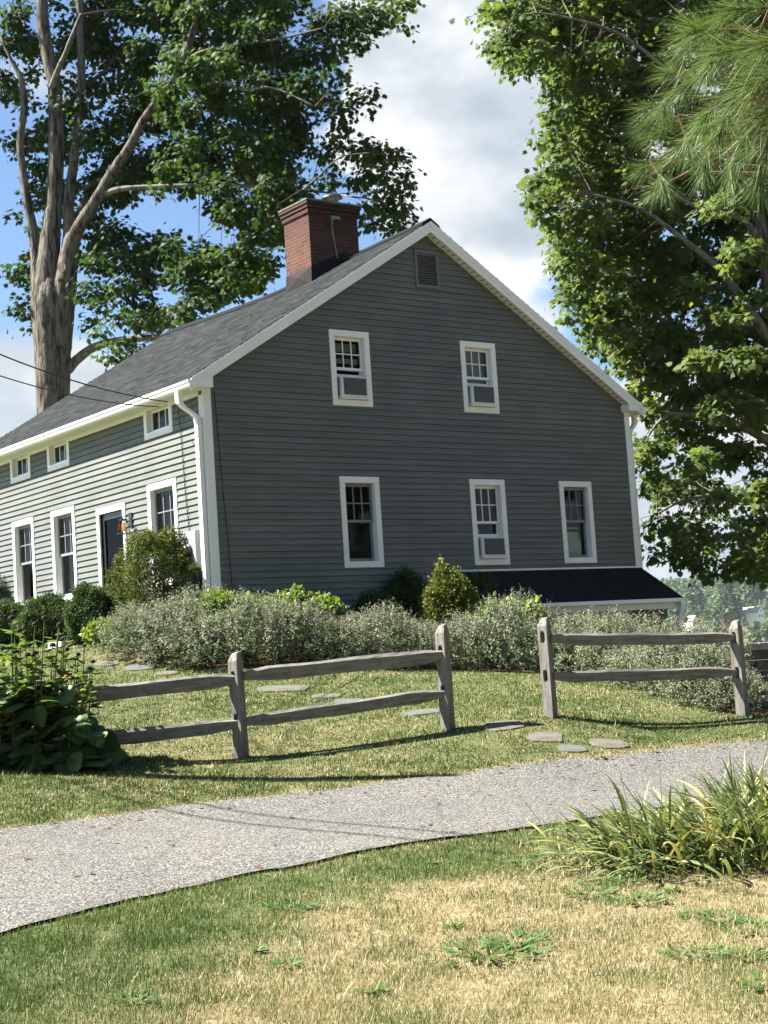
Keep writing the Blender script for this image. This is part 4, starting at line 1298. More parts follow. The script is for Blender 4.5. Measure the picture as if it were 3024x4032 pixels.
def shrub(name, part, loc, R, n, per, leaf, tmpl, mat, seed, up=.5, spread=.07, tb=.45, shell=.5, zlo=-.3, stem=True, wid=.8):
    root = empty(name, loc)
    P, D, rr, g = sprigs(n, (0, 0, R[2] * .92), R, seed=seed, shell=shell, zlo=zlo)
    P[:, 2] = np.maximum(P[:, 2], .02)
    ax = unit(D + np.array([0, 0, up]) + g.normal(size=D.shape) * .3)
    t = g.random((n, per)); 
    pos = P[:, None, :] + ax[:, None, :] * (t[..., None] * spread * 1.6) + g.normal(size=(n, per, 3)) * spread * .33
    tip = unit(ax[:, None, :] * .7 + g.normal(size=(n, per, 3)) * .75)
    nor = unit(np.array([0, 0, .6]) + D[:, None, :] * .5 + g.normal(size=(n, per, 3)) * .6)
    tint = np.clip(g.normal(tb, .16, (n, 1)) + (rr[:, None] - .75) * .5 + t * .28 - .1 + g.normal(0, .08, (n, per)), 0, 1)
    k = n * per
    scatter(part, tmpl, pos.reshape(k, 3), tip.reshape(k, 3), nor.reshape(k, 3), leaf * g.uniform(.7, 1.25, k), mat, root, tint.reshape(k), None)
    if stem:
        mb = MB()
        for i in range(9):
            a = 2 * PI * i / 9 + g.random()
            mb.tube([(0.03 * math.cos(a), .03 * math.sin(a), -.1), (R[0] * .3 * math.cos(a), R[1] * .3 * math.sin(a), R[2] * .7), (R[0] * .6 * math.cos(a), R[1] * .6 * math.sin(a), R[2] * 1.35)], [.018, .012, .005], 5)
        mb.build('stems', M_twig, root)
    return root


def ground_at(px, Y):
    d = ray(px, 1500); x = d[0] / d[1] * Y
    return x, Y, gz(x, Y)


# round boxwood by the corner, clipped hedge masses, foundation shrubs
x, y, z = ground_at(358, 25.0)
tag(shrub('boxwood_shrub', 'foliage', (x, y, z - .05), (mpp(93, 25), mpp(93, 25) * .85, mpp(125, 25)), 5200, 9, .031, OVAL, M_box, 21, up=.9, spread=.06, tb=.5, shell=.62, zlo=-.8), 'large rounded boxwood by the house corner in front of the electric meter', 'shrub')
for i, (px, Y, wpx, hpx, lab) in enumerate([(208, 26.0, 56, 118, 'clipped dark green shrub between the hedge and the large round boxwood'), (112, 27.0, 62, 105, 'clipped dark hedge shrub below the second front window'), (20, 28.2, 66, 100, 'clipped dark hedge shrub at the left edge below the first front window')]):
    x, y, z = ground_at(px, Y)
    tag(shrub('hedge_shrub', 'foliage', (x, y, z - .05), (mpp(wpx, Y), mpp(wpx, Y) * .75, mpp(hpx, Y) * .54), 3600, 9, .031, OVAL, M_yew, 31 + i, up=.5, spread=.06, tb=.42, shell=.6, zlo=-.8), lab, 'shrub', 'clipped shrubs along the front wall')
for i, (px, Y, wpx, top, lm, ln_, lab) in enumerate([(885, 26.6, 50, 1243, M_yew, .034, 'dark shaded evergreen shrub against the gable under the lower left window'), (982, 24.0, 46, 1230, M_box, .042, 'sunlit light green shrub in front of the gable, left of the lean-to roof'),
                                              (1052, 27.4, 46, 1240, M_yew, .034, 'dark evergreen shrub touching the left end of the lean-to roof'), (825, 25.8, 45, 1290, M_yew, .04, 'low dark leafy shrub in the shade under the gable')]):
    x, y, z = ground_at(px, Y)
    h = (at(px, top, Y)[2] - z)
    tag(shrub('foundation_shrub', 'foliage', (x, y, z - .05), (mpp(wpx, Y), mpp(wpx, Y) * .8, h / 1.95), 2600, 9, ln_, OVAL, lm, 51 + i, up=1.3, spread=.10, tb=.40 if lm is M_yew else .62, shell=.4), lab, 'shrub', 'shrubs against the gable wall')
x, y, z = ground_at(-45, 31)
tag(shrub('hedge_shrub', 'foliage', (x, y, z), (.55, .5, .8), 1400, 8, .04, OVAL, M_yew, 77, up=1.0, tb=.35), 'dark upright shrub at the far end of the front wall', 'shrub')


# catmint: six mounds built, the rest are copies
def catmint(seed, loc):
    g = np.random.default_rng(seed)
    root = empty('catmint_plant', loc)
    n = 760; R = np.array([.54, .50, .40])
    P, D, rr, g = sprigs(n, (0, 0, .33), R, seed=seed, shell=.4, zlo=-.85)
    P[:, 2] = np.maximum(P[:, 2], .02)
    per = 10
    ax = unit(D * .8 + np.array([0, 0, .7]) + g.normal(size=D.shape) * .35)
    t = np.linspace(0, 1, per)[None, :].repeat(n, 0)
    pos = P[:, None, :] + ax[:, None, :] * (t[..., None] * .16) + g.normal(size=(n, per, 3)) * .010
    tip = unit(ax[:, None, :] * .35 + g.normal(size=(n, per, 3)))
    nor = unit(ax[:, None, :] + g.normal(size=(n, per, 3)) * .5)
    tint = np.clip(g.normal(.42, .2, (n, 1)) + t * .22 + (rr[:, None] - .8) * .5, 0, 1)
    k = n * per
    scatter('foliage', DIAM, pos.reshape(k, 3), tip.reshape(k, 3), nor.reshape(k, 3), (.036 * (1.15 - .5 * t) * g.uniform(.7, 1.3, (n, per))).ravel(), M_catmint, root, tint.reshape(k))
    m = 36; per = 44
    a = g.random(m) * 2 * PI; r = np.sqrt(g.random(m)) * .42
    b = np.stack([r * np.cos(a), r * np.sin(a), np.full(m, .55) - r * .35], 1)
    ax = unit(np.stack([np.cos(a) * r * 1.3, np.sin(a) * r * 1.3, np.ones(m)], 1) + g.normal(size=(m, 3)) * .15)
    ln = g.uniform(.14, .42, m)
    t = np.linspace(.25, 1, per)[None, :].repeat(m, 0)
    t = np.round(t * 7) / 7 + g.normal(0, .02, t.shape)          # whorls up the stalk
    pos = b[:, None, :] + ax[:, None, :] * (t * ln[:, None])[..., None] + g.normal(size=(m, per, 3)) * .007
    tip = unit(g.normal(size=(m, per, 3)) + ax[:, None, :] * .5); nor = unit(ax[:, None, :] + g.normal(size=(m, per, 3)) * .6)
    k = m * per
    scatter('flower_spikes', DIAM, pos.reshape(k, 3), tip.reshape(k, 3), nor.reshape(k, 3), (.024 * g.uniform(.6, 1.3, (m, per)) * (1.25 - .6 * t)).ravel(), M_spike, root, g.random(k))
    return root


def copy_tree(o, parent=None):
    c = o.copy(); COL.objects.link(c); c.parent = parent
    for ch in o.children: copy_tree(ch, c)
    return c


CM = [(300, 23.9, 1.05, 'front'), (385, 23.5, 1.15, 'front'), (470, 23.1, 1.25, 'front'), (560, 23.0, 1.15, 'front'), (650, 22.95, 1.10, 'front'), (740, 22.95, 1.0, 'front'), (830, 22.95, 1.02, 'front'), (920, 22.95, 1.02, 'front'), (1010, 22.9, 1.05, 'front'),
      (1095, 22.7, 1.05, 'front'), (1180, 22.6, 1.08, 'front'), (1262, 22.2, 1.1, 'front'), (1335, 21.5, 1.1, 'front'), (1400, 20.7, 1.05, 'front'), (1460, 19.8, 1.0, 'front'), (1520, 19.1, .9, 'front'), (1575, 18.75, .8, 'front'), (1628, 18.9, .45, 'small'),
      (350, 24.6, 1.1, 'back'), (450, 24.2, 1.15, 'back'), (1130, 23.9, 1.1, 'back'), (1220, 23.6, 1.1, 'back'), (1310, 22.8, 1.1, 'back'), (1390, 21.9, 1.1, 'back'), (1460, 21.0, 1.05, 'back'), (1530, 20.1, 1.0, 'back'), (700, 24.0, .95, 'back'), (860, 24.0, .95, 'back'), (1000, 24.0, .98, 'back'), (580, 24.1, 1.0, 'back')]
protos = []
for i, (px, Y, s, row) in enumerate(CM):
    x, y, z = ground_at(px, Y)
    if i < 6:
        o = catmint(100 + i, (x, y, z)); protos.append(o)
    else:
        o = copy_tree(protos[(i * 5 + 2) % 6])
    o.location = (x, y, z - .03); o.rotation_euler = (0, 0, i * 1.7)
    o.scale = (s * 1.0, s * 1.0, s * (.94 + .17 * math.sin(i * 2.3) + .06 * math.sin(i * 5.1)))
    lab = {'front': 'grey green catmint mound in the front row of the planted bed', 'back': 'grey green catmint mound in the second row of the planted bed', 'small': 'small straggling catmint plant right of the right fence post'}[row]
    if i == 0: lab = 'grey green catmint mound at the left tip of the bed beside the stepping stones'
    if i == 16: lab = 'grey green catmint mound around the foot of the right fence post'
    tag(o, lab, 'catmint', 'catmint plants in the bed')

# fresh green perennials among the catmint
LM = [(300, 24.9, 1392, 40, 'lime green leafy plant at the foot of the round boxwood'), (232, 25.2, 1378, 30, 'low lime green plant beside the stepping stone path'), (478, 23.9, 1294, 44, 'yellow green leafy perennial in front of the house corner'), (560, 23.9, 1302, 36, 'bright green leafy perennial right of the house corner'), (640, 23.8, 1290, 44, 'bright green leafy perennial in the middle of the bed'),
      (1062, 23.8, 1308, 48, 'lime green leafy perennial in front of the lean-to roof'), (1140, 23.7, 1312, 44, 'lime green leafy perennial left of the right fence, under the lean-to'), (712, 23.8, 1304, 28, 'small bright green perennial against the dark gable wall')]
for i, (px, Y, top, wpx, lab) in enumerate(LM):
    x, y, z = ground_at(px, Y); h = max(.25, at(px, top, Y)[2] - z)
    tag(shrub('leafy_perennial', 'foliage', (x, y, z - .03), (mpp(wpx, Y), mpp(wpx, Y) * .8, h / 1.95), 260, 6, .085, OVAL, M_lime, 200 + i, up=.9, spread=.11, tb=.45, shell=.45), lab, 'perennial', 'leafy perennials in the bed')


# big leaved flowering clump over the left end of the fence
def big_leaf_clump():
    Y = 16.25
    x0, y0, z0 = ground_at(80, Y)
    root = empty('sunflower_clump', (x0, y0, z0))
    tag(root, 'tall leafy flowering clump with dark seed heads over the left fence end', 'flower clump')
    g = np.random.default_rng(5)
    # large toothed basal leaves
    n = 620
    px = g.uniform(-90, 232, n); 
    ytop = np.interp(px, [-90, 20, 120, 170, 200, 240], [1490, 1480, 1500, 1520, 1555, 1600]) 
    ybot = np.interp(px, [-90, 0, 100, 170, 240], [1735, 1725, 1715, 1700, 1668])
    py = ytop + (ybot - ytop) * g.random(n) ** .85
    dep = g.uniform(-.55, .55, n)
    pos = np.array([at(a, b, Y + d) for a, b, d in zip(px, py, dep)]) - np.array([x0, y0, z0])
    gzv = terr(pos[:, 0] + x0, pos[:, 1] + y0) - z0
    pos[:, 2] = np.maximum(pos[:, 2], gzv + .12)
    c = np.array([.0, .1, .1]); out = unit(pos - c)
    tip = unit(out * .9 + np.array([0, -.45, -.75]) + g.normal(size=(n, 3)) * .42)
    nor = unit(np.array([-.25, -.35, .8]) + out * .35 + g.normal(size=(n, 3)) * .32)
    scatter('large_leaves', HEART, pos, tip, nor, g.uniform(.10, .27, n), M_broad, root, np.clip(g.normal(.42, .2, n) + (1.0 - dep) * .1 - .1, 0, 1))
    # stalks with lighter leaves
    mb = MB(); heads = []; lp = []; la = []
    for i in range(52):
        bx = g.uniform(-75, 215); ty = g.uniform(1318, 1450) if bx < 150 else g.uniform(1390, 1470)
        if g.random() < .55: ty += g.uniform(30, 95)
        d0 = g.uniform(-.3, .45); p0 = at(bx * .8 + 10, 1700, Y + d0) - np.array([x0, y0, z0]); p1 = at(bx, ty, Y + d0 + g.uniform(-.1, .1)) - np.array([x0, y0, z0])
        mid = (p0 + p1) / 2 + g.normal(size=3) * .03
        mb.tube([p0, mid, p1], [.011, .008, .005], 5)
        heads.append(p1)
        for k in range(int(g.integers(14, 22))):
            t = g.uniform(.42, .97); q = p0 * (1 - t) ** 2 + 2 * mid * t * (1 - t) + p1 * t * t
            a = g.random() * 6.28; lp.append(q); la.append((math.cos(a), math.sin(a), g.uniform(-.35, .45), t))
    mb.build('stems', M_stem, root)
    lp = np.array(lp); la = np.array(la)
    nor = np.stack([-la[:, 0] * .3, -la[:, 1] * .3, np.ones(len(la))], 1) + g.normal(size=(len(la), 3)) * .25
    scatter('stalk_leaves', OVAL, lp, la[:, :3], nor, g.uniform(.12, .19, len(lp)) * (1.45 - .7 * la[:, 3]), M_stalkleaf, root, np.clip(g.normal(.45, .25, len(lp)), 0, 1))
    mb = MB()
    for p in heads:
        r = g.uniform(.022, .036)
        mb.lathe([(0, -.012), (r * .8, -.01), (r, .005), (r * .75, r * .7), (0, r * .95)], p, 8)
    hd = mb.build('seed_heads', M_seed, root)
    hd['kind'] = 'stuff'
    for hi in (3, 11, 17, 22):
        p = heads[hi] if hi != 3 else at(142, 1461, Y - .3) - np.array([x0, y0, z0])
        mb = MB()
        for k in range(13):
            a = 2 * PI * k / 13; e = Vector((math.cos(a), math.sin(a) * .9, -.25)); s = Vector((-math.sin(a), math.cos(a), 0)) * .014; q = Vector(p)
            mb.poly([q + e * .015, q + e * .045 + s, q + e * .07, q + e * .045 - s])
        mb.lathe([(0.02, 0), (.018, .012), (0, .018)], p, 8)
        mb.build('flower', M_petal, root)


big_leaf_clump()


# daylily clump at the right
def daylily():
    x0, y0, z0 = ground_at(1560, 10.3)
    root = empty('daylily_clump', (x0, y0, z0))
    tag(root, 'yellowing daylily clump with arching strap leaves beside the drive', 'daylily')
    g = np.random.default_rng(9)
    Vs = []; F = []; T = []
    for i in range(1500):
        # several fans make the clump
        bx, by = g.normal(0, .34), g.normal(0, .26)
        if g.random() < .42: bx -= .30; by -= .08
        else: bx += .34; by += .10
        bz = gz(x0 + bx, y0 + by) - z0
        a = math.atan2(by, bx + .1) + g.normal(0, .9)
        if g.random() < .45: a = PI + g.normal(0, .75)
        right = bx > .0
        ln = g.uniform(.34, .70) if right else g.uniform(.30, .60); w_ = g.uniform(.009, .017)
        lean0 = abs(g.normal(.42, .25)) if right else abs(g.normal(.75, .3)); bend = g.uniform(.8, 2.6)
        dry = g.random(); base_t = dry if dry < .72 else g.uniform(.6, 1)
        p = np.array([bx, by, bz]); an = lean0; seg = 7
        s = np.array([-math.sin(a), math.cos(a), 0]); tw = g.normal(0, .5)
        o = len(Vs)
        for k in range(seg + 1):
            t = k / seg
            d = np.array([math.cos(a) * math.sin(an), math.sin(a) * math.sin(an), math.cos(an)])
            nrm = np.cross(s, d)
            ww = w_ * (1 - .25 * (1 - t)) * (1 if t < .6 else max(.05, 1 - ((t - .6) / .4) ** 1.6))
            fold = nrm * ww * .35
            sd = s * math.cos(tw * t) + nrm * math.sin(tw * t)
            Vs += [p - sd * ww + fold, p, p + sd * ww + fold]
            tt = np.clip(base_t * .85 + (t - .5) * .22 + (.25 if t > .86 and g.random() < .5 else 0), 0, 1); T += [tt] * 3
            if k:
                q = o + (k - 1) * 3
                F += [(q, q + 1, q + 4, q + 3), (q + 1, q + 2, q + 5, q + 4)]
            p = p + d * ln / seg; an += bend * (.25 + t) / seg
            if p[2] < gz(x0 + p[0], y0 + p[1]) - z0 + .02: an = min(an, PI / 2)
    np_mesh('leaves', np.array(Vs), np.full(len(F), 4), np.array(F).ravel(), M_daylily, root, np.array(T), True)
    mb = MB()
    for i in range(4):
        bx, by = g.normal(0, .3), g.normal(0, .2); a = g.random() * 6.28; mb = MB()
        mb.tube([(bx, by, 0), (bx + .05 * math.cos(a), by + .05 * math.sin(a), .35), (bx + .18 * math.cos(a), by + .18 * math.sin(a), g.uniform(.55, .75))], [.004, .0035, .002], 5)
        mb.build('flower_stalk', M_stem, root)


daylily()


# weeds in the verge
def rosette(seed, n, s, kind):
    g = np.random.default_rng(seed)
    root = empty('lawn_weed')
    a = g.random(n) * 2 * PI; el = g.uniform(.02, .5, n); r = np.sqrt(g.random(n)) * s * (.2 if kind == 0 else .9)
    pos = np.stack([r * np.cos(a) * 1.2, r * np.sin(a), np.full(n, .005)], 1)
    tip = np.stack([np.cos(a) * np.cos(el), np.sin(a) * np.cos(el), np.sin(el)], 1) + g.normal(size=(n, 3)) * .15
    nor = np.stack([-np.cos(a) * np.sin(el), -np.sin(a) * np.sin(el), np.cos(el)], 1)
    scatter('leaves', OVAL, pos, tip, nor, g.uniform(.035, .10, n), M_weed, root, g.random(n), g.uniform(.02, .05, n))
    return root


wp = [rosette(301, 34, .10, 1), rosette(302, 90, .22, 1), rosette(303, 56, .15, 1), rosette(304, 22, .08, 0)]
WEEDS = [(1050, 2065, 1, 1.5, 'largest dark green weed patch in the straw grass'), (1115, 2040, 2, 1.2, 'weed tuft touching the right of the largest weed patch'), (632, 1962, 2, 1.1, 'broad leaved weed in the greener grass left of centre'), (615, 2088, 0, 1.0, ''), (1110, 1868, 0, 1.1, ''), (1190, 1850, 2, .9, ''), (1290, 1905, 1, .8, ''),
         (1345, 1908, 0, 1.2, ''), (1275, 1932, 2, 1.1, ''), (1375, 1948, 2, 1.2, ''), (1500, 1978, 0, 1.0, ''), (1560, 1992, 2, 1.0, ''), (1625, 2010, 1, 1.0, ''), (1500, 2062, 1, .9, ''), (1600, 2072, 2, 1.0, ''), (1655, 2130, 0, 1.3, ''),
         (985, 2005, 3, 1.0, ''), (810, 2150, 3, 1.2, ''), (555, 2060, 3, 1.0, ''), (930, 1868, 3, 1.0, ''), (1455, 1930, 3, 1.1, ''), (290, 2165, 2, .8, '')]
used = set()
for i, (px, py, k, s, lab) in enumerate(WEEDS):
    d = ray(px, py); best = None
    for t in np.linspace(5.5, 13, 300):
        p = np.array([0, 0, CAMZ]) + d / d[1] * t
        if p[2] < gz(p[0], p[1]): best = p; break
    if best is None: continue
    o = wp[k] if k not in used else copy_tree(wp[k]); used.add(k)
    o.location = (best[0], best[1], gz(best[0], best[1]) + .01); o.rotation_euler = (0, 0, i * 1.3); s *= .8; o.scale = (s, s, s * .8)
    tag(o, lab or 'small green weed rosette scattered in the straw coloured verge', 'weed', 'weeds in the dry verge')

# dead leaves and needles blown onto the drive
n = 150
x = RNG.uniform(-3.5, 4.2, n); e = RNG.random(n)
ylo, yhi = near_y(x), far_y(x)
y = np.where(e < .55, yhi - .03 - RNG.random(n) ** 2 * .5, ylo + (yhi - ylo) * RNG.random(n))
z = terr(x, y) + .03
a = RNG.random(n) * 6.28
o = scatter('leaf_litter', OVAL, np.stack([x, y, z], 1), np.stack([np.cos(a), np.sin(a), RNG.normal(0, .15, n)], 1), np.stack([RNG.normal(0, .3, n), RNG.normal(0, .3, n), np.ones(n)], 1), RNG.uniform(.03, .07, n), M_litter)
tag(o, 'scattered brown dead leaves and pine straw on the drive', 'leaf litter', None, 'stuff')

# ------------------------------------------------------------------ trees
HUBS = []


def limb(parent, name, pts, mat, n=12, jit=.05):
    """pts: (px, py, Y, radius in picture units); smoothed"""
    P = np.array([at(p[0], p[1], p[2]) for p in pts]); R = np.array([mpp(p[3], p[2]) for p in pts])
    k = max(2, (len(P) - 1) * 5); t = np.linspace(0, len(P) - 1, k + 1)
    idx = np.arange(len(P))
    def cr(A):
        out = []
        for u in t:
            i = min(int(u), len(P) - 2); f = u - i
            a, b, c, d = A[max(i - 1, 0)], A[i], A[i + 1], A[min(i + 2, len(P) - 1)]
            out.append(.5 * ((2 * b) + (c - a) * f + (2 * a - 5 * b + 4 * c - d) * f * f + (3 * b - a - 3 * c + d) * f ** 3))
        return np.array(out)
    PP = cr(P); RR = np.maximum(cr(R), .01)
    base = Vector(parent.location)
    HUBS.extend(PP[2:])
    mb = MB(); mb.tube([Vector(p) - base for p in PP], list(RR), n, jit=jit)
    return mb.build(name, mat, parent, smooth=True)


def crown(parent, clumps, per_m2, leaf, mat, seed, name='crown', tb=.45, sr=.30, shell=False):
    """clumps: (x, y, z, r) world; leaves hang in sprays around twig ends"""
    g = np.random.default_rng(seed)
    base = np.array(parent.location)
    Ps = []; Ds = []; Tn = []; Cs = []
    for (x, y, z, r) in clumps:
        n = int(max(20, per_m2 * r * r * PI)); ns = max(3, n // 14)
        d = unit(g.normal(size=(ns, 3))); rad = r * (g.random(ns) ** .42 if not shell else .72 + .28 * g.random(ns))
        if shell: d[:, 2] = np.where(d[:, 2] < -.35, -d[:, 2], d[:, 2])
        c = np.array([x, y, z]) + d * rad[:, None] * np.array([1.08, 1.0, .82])
        m = g.integers(9, 20, ns)
        rep = np.repeat(np.arange(ns), m)
        off = g.normal(size=(len(rep), 3)) * np.array([sr, sr, sr * .55]) * .55
        Ps.append(c[rep] + off); Ds.append(unit(d[rep] * .6 + unit(off) * .8))
        Cs.append((c[rep] + off - np.array([x, y, z])) / r)
        Tn.append(np.clip(tb + g.normal(0, .14, ns)[rep] + g.normal(0, .12, len(rep)) + g.normal(0, .07), 0, 1))
    P = np.concatenate(Ps); D = np.concatenate(Ds); T = np.concatenate(Tn); n = len(P)
    tip = unit(D * .8 + np.array([0, 0, -.55]) + g.normal(size=(n, 3)) * .45)
    Cd = np.concatenate(Cs)
    nor = unit(np.array([-.25, -.20, .45]) + Cd * .75 + D * .2 + g.normal(size=(n, 3)) * .36)
    return scatter(name, MAPLE, P - base, tip, nor, leaf * g.uniform(.65, 1.2, n), mat, parent, T)


def twigs(parent, clumps, hubs, seed, mat):
    """thin branchlets from the nearest limb to each clump"""
    rnd = random.Random(seed); H = np.array(hubs); base = Vector(parent.location); mb = MB()
    for (x, y, z, r) in clumps:
        c = np.array([x, y, z]); i = int(np.argmin(((H - c) ** 2).sum(1))); a = H[i]
        if not .2 < np.linalg.norm(a - c) < 2.0: continue
        mid = (a + c) / 2 + np.array([rnd.uniform(-.2, .2), rnd.uniform(-.2, .2), rnd.uniform(-.05, .3)])
        mb.tube([Vector(a) - base, Vector(mid) - base, Vector(c) - base], [.013, .009, .004], 5, cap=False)
    return mb.build('twigs', mat, parent)


# big maple behind the house
b0 = at(113, 960, 40.0)
mapleL = empty('maple_tree', (b0[0], b0[1], gz(b0[0], b0[1]) - .2))
tag(mapleL, 'massive old maple with several pale grey stems behind the left end of the roof', 'tree')
YT = 40.0
zb = mapleL.location.z
# trunk goes on below the roof line down to the ground
def pxz(z, Y): return 1470 - (z - CAMZ) / Y * FOC
TRK = limb(mapleL, 'trunk', [(118, pxz(zb, YT), YT, 60), (114, 1120, YT, 40), (113, 960, YT, 33), (114, 880, YT, 35), (114, 780, YT, 38), (113, 700, YT, 43), (113, 650, YT, 46), (114, 615, YT, 36), (116, 590, YT, 18)], M_bark, 40, .0)
for v_ in TRK.data.vertices:                 # furrowed bark: vertical ridges
    c_ = v_.co; a_ = math.atan2(c_.y, c_.x)
    k_ = math.sin(a_ * 13 + c_.z * .9) * .5 + math.sin(a_ * 21 - c_.z * 1.7 + 1) * .5 + random.uniform(-.5, .5)
    c_ += v_.normal * (.028 * k_)
limbs = [('stem', [(104, 860, YT + .05, 18), (98, 745, YT - .08, 25), (99, 660, YT - .1, 29), (104, 570, YT - .05, 26), (112, 480, YT, 21), (117, 437, YT, 19), (121, 340, YT, 18), (122, 278, YT, 17.5), (118, 190, YT, 16), (104, 120, YT, 15), (94, 60, YT, 14.5), (90, 0, YT, 13), (86, -120, YT + .3, 10), (96, -260, YT, 6)]),
         ('limb', [(113, 190, YT - .1, 9), (122, 160, YT - .3, 7), (140, 120, YT - .4, 6), (156, 78, YT - .5, 5), (175, 30, YT - .4, 3)]),
         ('limb', [(88, 690, YT - .05, 18), (83, 600, YT - .05, 17), (78, 545, YT, 13), (70, 490, YT, 11), (60, 437, YT, 9.5), (47, 350, YT, 8.5), (44, 298, YT, 8.5), (52, 240, YT, 8.5), (50, 205, YT, 8), (44, 165, YT, 6.5), (30, 140, YT, 4), (5, 90, YT, 3)]),
         ('limb', [(120, 860, YT + .0, 18), (130, 750, YT - .12, 25), (136, 650, YT - .2, 28), (145, 580, YT - .2, 24), (150, 540, YT - .2, 20), (150, 500, YT - .1, 14), (148, 437, YT, 12), (158, 360, YT, 11), (164, 298, YT, 10), (170, 240, YT, 9.5), (176, 179, YT, 9), (174, 80, YT, 9), (172, 0, YT, 9), (168, -120, YT, 6)]),
         ('limb', [(142, 610, YT - .3, 22), (150, 555, YT - .35, 19), (166, 500, YT - .5, 15), (205, 437, YT - .8, 13), (245, 370, YT - 1.0, 12), (280, 318, YT - 1.2, 11), (310, 260, YT - 1.4, 9.5), (350, 205, YT - 1.6, 9), (388, 150, YT - 1.8, 9), (418, 63, YT - 2.0, 8), (445, -20, YT - 2, 6), (470, -140, YT - 2, 4)]),
         ('limb', [(228, 418, YT - .9, 7.5), (262, 408, YT - 1.2, 6.2), (320, 404, YT - 1.5, 5.4), (400, 401, YT - 1.8, 4.9), (480, 398, YT - 2.0, 4.4), (560, 404, YT - 2.3, 4.0), (640, 411, YT - 2.6, 3.2), (705, 416, YT - 2.9, 2.2), (760, 425, YT - 4.8, 1.6)]),
         ('limb', [(655, 410, YT - 4.4, 2.6), (690, 380, YT - 4.5, 2.0), (735, 340, YT - 4.6, 1.6), (800, 330, YT - 4.7, 1.2)]),
         ('limb', [(146, 800, YT, 12), (165, 778, YT, 10.5), (200, 752, YT - .2, 9.5), (245, 738, YT - .5, 8.5), (300, 731, YT - .8, 8), (360, 730, YT - 1.2, 7), (430, 735, YT - 1.6, 5)]),
         ('limb', [(158, 565, YT + .2, 9), (190, 552, YT + .4, 7.5), (235, 545, YT + .6, 6), (300, 552, YT + .8, 5), (380, 560, YT + 1, 3)]),
         ('limb', [(165, 480, YT + .8, 11), (190, 425, YT + 1.0, 9.5), (215, 380, YT + 1.2, 8.5), (235, 345, YT + 1.4, 7.5), (290, 290, YT + 1.6, 6), (340, 200, YT + 1.8, 4)]),
         ('limb', [(180, 410, YT + .6, 5), (205, 392, YT + .4, 4.2), (235, 382, YT + .2, 3.2)]),
         ('limb', [(128, 250, YT + .1, 7.5), (146, 225, YT + .3, 6.5), (170, 200, YT + .5, 5.5), (230, 150, YT + .8, 4)]),
         ('limb', [(395, 135, YT - 1.8, 4), (440, 110, YT - 2.2, 3.4), (520, 95, YT - 2.7, 3), (600, 85, YT - 3.2, 2.5), (700, 60, YT - 3.6, 1.8)]),
         ('limb', [(350, 205, YT - 1.6, 4.5), (420, 190, YT - 2.2, 3.6), (480, 178, YT - 2.8, 3.4), (530, 195, YT - 3.2, 3.2), (590, 190, YT - 3.6, 2.4), (680, 230, YT - 4, 1.6)])]
hubs = HUBS; hubs.clear()
for nm, pts in limbs:
    limb(mapleL, nm, pts, M_bark if pts[0][3] >= 18 else M_bark_smooth, 12, .035)
mb = MB(); sp = np.array(at(134, 578, YT - 1.05)) - np.array(mapleL.location)
mb.add([(sp[0] + .11 * math.cos(a) , sp[1] - .02 * math.cos(a) - .05, sp[2] + .13 * math.sin(a)) for a in np.linspace(0, 2 * PI, 13)[:-1]], [tuple(range(12))])
mb.build('pruning_scar', simple('pale_cut_wood', (.42, .36, .28), (.16, .10, .07), 9, .9, detail=2), mapleL)

CLs = []
g = np.random.default_rng(3)


def cl(px, py, rpx, Y, dY=2.5):
    Y = Y + g.uniform(-dY, dY); p = at(px + g.normal(0, 5), py + g.normal(0, 5), Y); CLs.append((p[0], p[1], p[2], mpp(rpx, Y)))


for c in [(48, 35, 32), (18, 95, 32), (60, 110, 26), (25, 30, 25), (20, 175, 26), (75, 165, 20), (70, 225, 20), (22, 300, 26), (50, 315, 20), (90, 355, 26), (75, 300, 20), (66, 400, 22), (95, 430, 20), (52, 470, 15), (78, 500, 16), (45, 575, 22), (72, 560, 20), (62, 610, 18), (40, 600, 14), (62, 675, 20), (55, 655, 14), (78, 722, 14),
          (140, 60, 24), (150, 120, 26), (135, 180, 22), (142, 250, 26), (150, 330, 26), (148, 400, 22), (95, 265, 22), (196, 40, 36), (215, 110, 40), (150, 300, 20), (120, 20, 18)]:
    cl(c[0], c[1], c[2] * 1.1, YT + 1.3, .9)
for c in [(60, 100, 44), (20, 200, 36), (100, 300, 36), (110, 420, 32), (130, 100, 36), (90, 560, 26), (150, 480, 26)]:
    cl(c[0], c[1], c[2], YT + 3, 1.)
skip = [(400, 465, 40), (350, 430, 34), (300, 445, 28), (450, 500, 34), (455, 445, 20), (290, 480, 15), (215, 600, 16), (520, 520, 20)]
for xx in np.arange(190, 640, 46):
    for yy in np.arange(-40, 700, 46):
        px, py = xx + g.normal(0, 14), yy + g.normal(0, 14)
        if py > 700 - max(0, (px - 330)) * .40: continue
        if py > 560 and g.random() < .12: continue
        if any((px - a) ** 2 + (py - b) ** 2 < (r + 14) ** 2 for a, b, r in skip): continue
        for k in range(2 if px > 300 else 1):
            cl(px, py, g.uniform(24, 42), (YT - 1.2 + k * 1.5) if px > 350 else YT + .9, 2.2 if px > 350 else 1.0)
